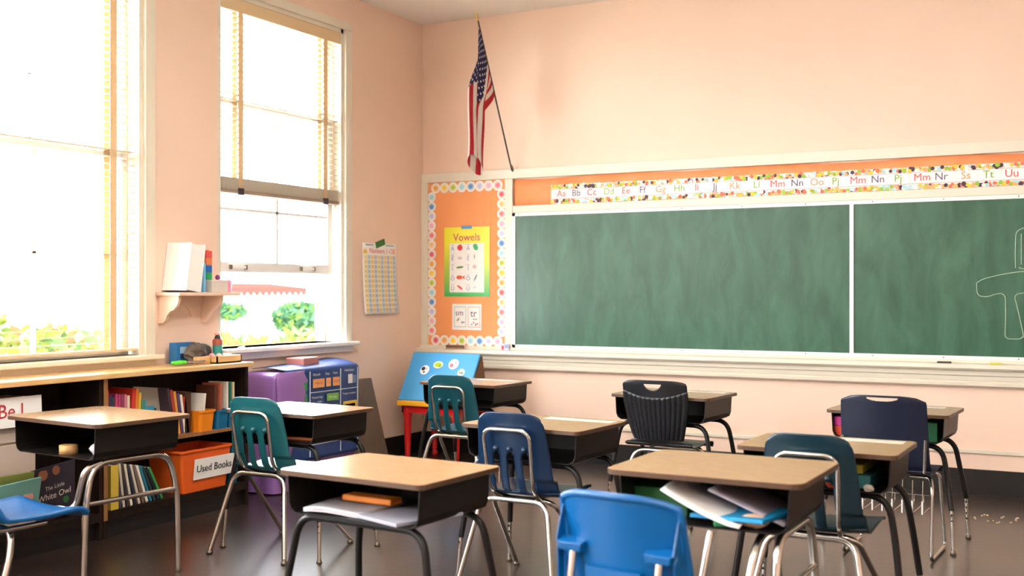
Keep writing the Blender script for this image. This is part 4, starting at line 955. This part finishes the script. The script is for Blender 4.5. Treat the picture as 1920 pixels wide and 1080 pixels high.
# ------------------------------------------------------------------ outside the windows
M_lawn = mat('pale_paving', (206, 202, 192), .8, var=.1)
m = MB(); m.bb(-45, LX-.3, -20, 45, -.75, -.65, M_lawn); m.build('ground', kind='structure')
M_stucco = mat('white_stucco', (236, 234, 230), .8, var=.03)
M_awn = mat('awning_red', (128, 38, 34), .9, spec=0); M_dkg = mat('dark_window', (128, 134, 142), .9, spec=0)
t = thing('building', (-17.5, 18, -1.05), 'white building with red scalloped awning seen through the half-open window', 'building')
m = MB(); m.bb(-3, 0, -16, 14, 0, 7, M_stucco); m.build('wall', t)
for y_, z in ((-1.2, 1.0), (1.0, .9), (-7, 1.1), (-4.5, 3.6), (-1, 3.6), (2.5, 3.6), (-8, 3.6)):
    m = MB(); m.bb(0, .05, y_-.5, y_+.5, z, z+1.1, M_dkg); w_ = m.build('window', t)
    m = MB(); m.bb(.05, .08, y_-.02, y_+.02, z, z+1.1, M_white); m.bb(.05, .08, y_-.5, y_+.5, z+.53, z+.57, M_white); m.build('window_bar', w_)
m = MB(); m.add([(0, -.8, 2.56), (0, 2.6, 2.56), (1.1, 2.6, 2.46), (1.1, -.8, 2.46)], [(0, 1, 2, 3)], M_awn); 
for k in range(17): m.poly([(0, 0), (.2, 0), (.2, -.10), (.15, -.17), (.1, -.19), (.05, -.17), (0, -.10)], (1.1, -.8+k*.2, 2.47), Y, Z, M_awn)
m.build('awning', t, solid=.01)
random.seed(21)
def hedge(name, x, y0, y1, zb, zt, dx, n, cols, label, size=.11):
    m = MB()
    for k in range(n):
        p = Vector((x+random.gauss(0, dx), random.uniform(y0, y1), 0)); top = zt+(.18 if p.y < 8 else 0)+.08*math.sin(p.y*2.3)+.05*math.sin(p.y*7.1)
        p.z = zb+(top-zb)*random.random()**.7
        a = Vector((random.gauss(0, 1), random.gauss(0, 1), random.gauss(0, 1))).normalized(); b_ = a.orthogonal().normalized(); s_ = size*random.uniform(.5, 1.1)
        m.add([p-a*s_, p+b_*s_*.45, p+a*s_, p-b_*s_*.45], [(0, 1, 2, 3)], random.choice(cols))
    o = m.build(name, label=label, cat='hedge', kind='stuff'); return o
G = [mat('leaf_%d' % i, c, .8, trans=.3, spec=.1) for i, c in enumerate(((96, 108, 44), (84, 100, 42), (120, 128, 60), (104, 76, 50), (140, 110, 74), (56, 76, 40)))]
hedge('hedge', -8.6, 2.5, 13, -.65, .84, .25, 9000, G, 'leafy hedge growing close outside the windows')
G2 = [mat('leafd_%d' % i, c, .8, trans=.2, spec=.1) for i, c in enumerate(((34, 62, 44), (50, 78, 54), (66, 92, 40)))]
def tree(name, c, r, n, label):
    t = thing(name, (c[0], c[1], -.65), label, 'shrub'); m = MB()
    for k in range(n):
        v_ = Vector((random.gauss(0, 1), random.gauss(0, 1), random.gauss(0, 1))).normalized()*(random.random()**.33)
        p = Vector((0, 0, c[2]+.65))+Vector((v_.x*r[0], v_.y*r[1], v_.z*r[2])); a = Vector((random.gauss(0, 1), random.gauss(0, 1), random.gauss(0, 1))).normalized(); b_ = a.orthogonal().normalized()
        m.add([p-a*.12, p+b_*.06, p+a*.12, p-b_*.06], [(0, 1, 2, 3)], random.choice(G2))
    m.build('foliage', t)
    m = MB(); m.tube([(0, 0, 0), (.03, 0, c[2]+.65)], .05, M_edge, 8); m.build('stem', t)
tree('shrub', (-14.6, 18.1, .80), (.5, .55, .30), 1800, 'rounded dark green shrub by the white building')
tree('shrub', (-14.0, 15.3, .98), (.3, .4, .10), 500, 'lighter green shrub left of the rounded one outside')
t = thing('handrail', (-8.9, 11.1, -.65), 'grey metal handrail sloping beyond the half-open window', 'handrail')
m = MB(); m.tube(fillet([(0, -1.1, .95), (0, 0, 1.50), (0, .14, 1.50), (0, .14, 0)], .05, 4), .022, C(150, 160, 170, .4), 10); m.build('rail', t)
m = MB(); m.tube([(0, 0, 0), (0, 0, 1.5)], .02, C(150, 160, 170, .4), 10); m.build('post', t)
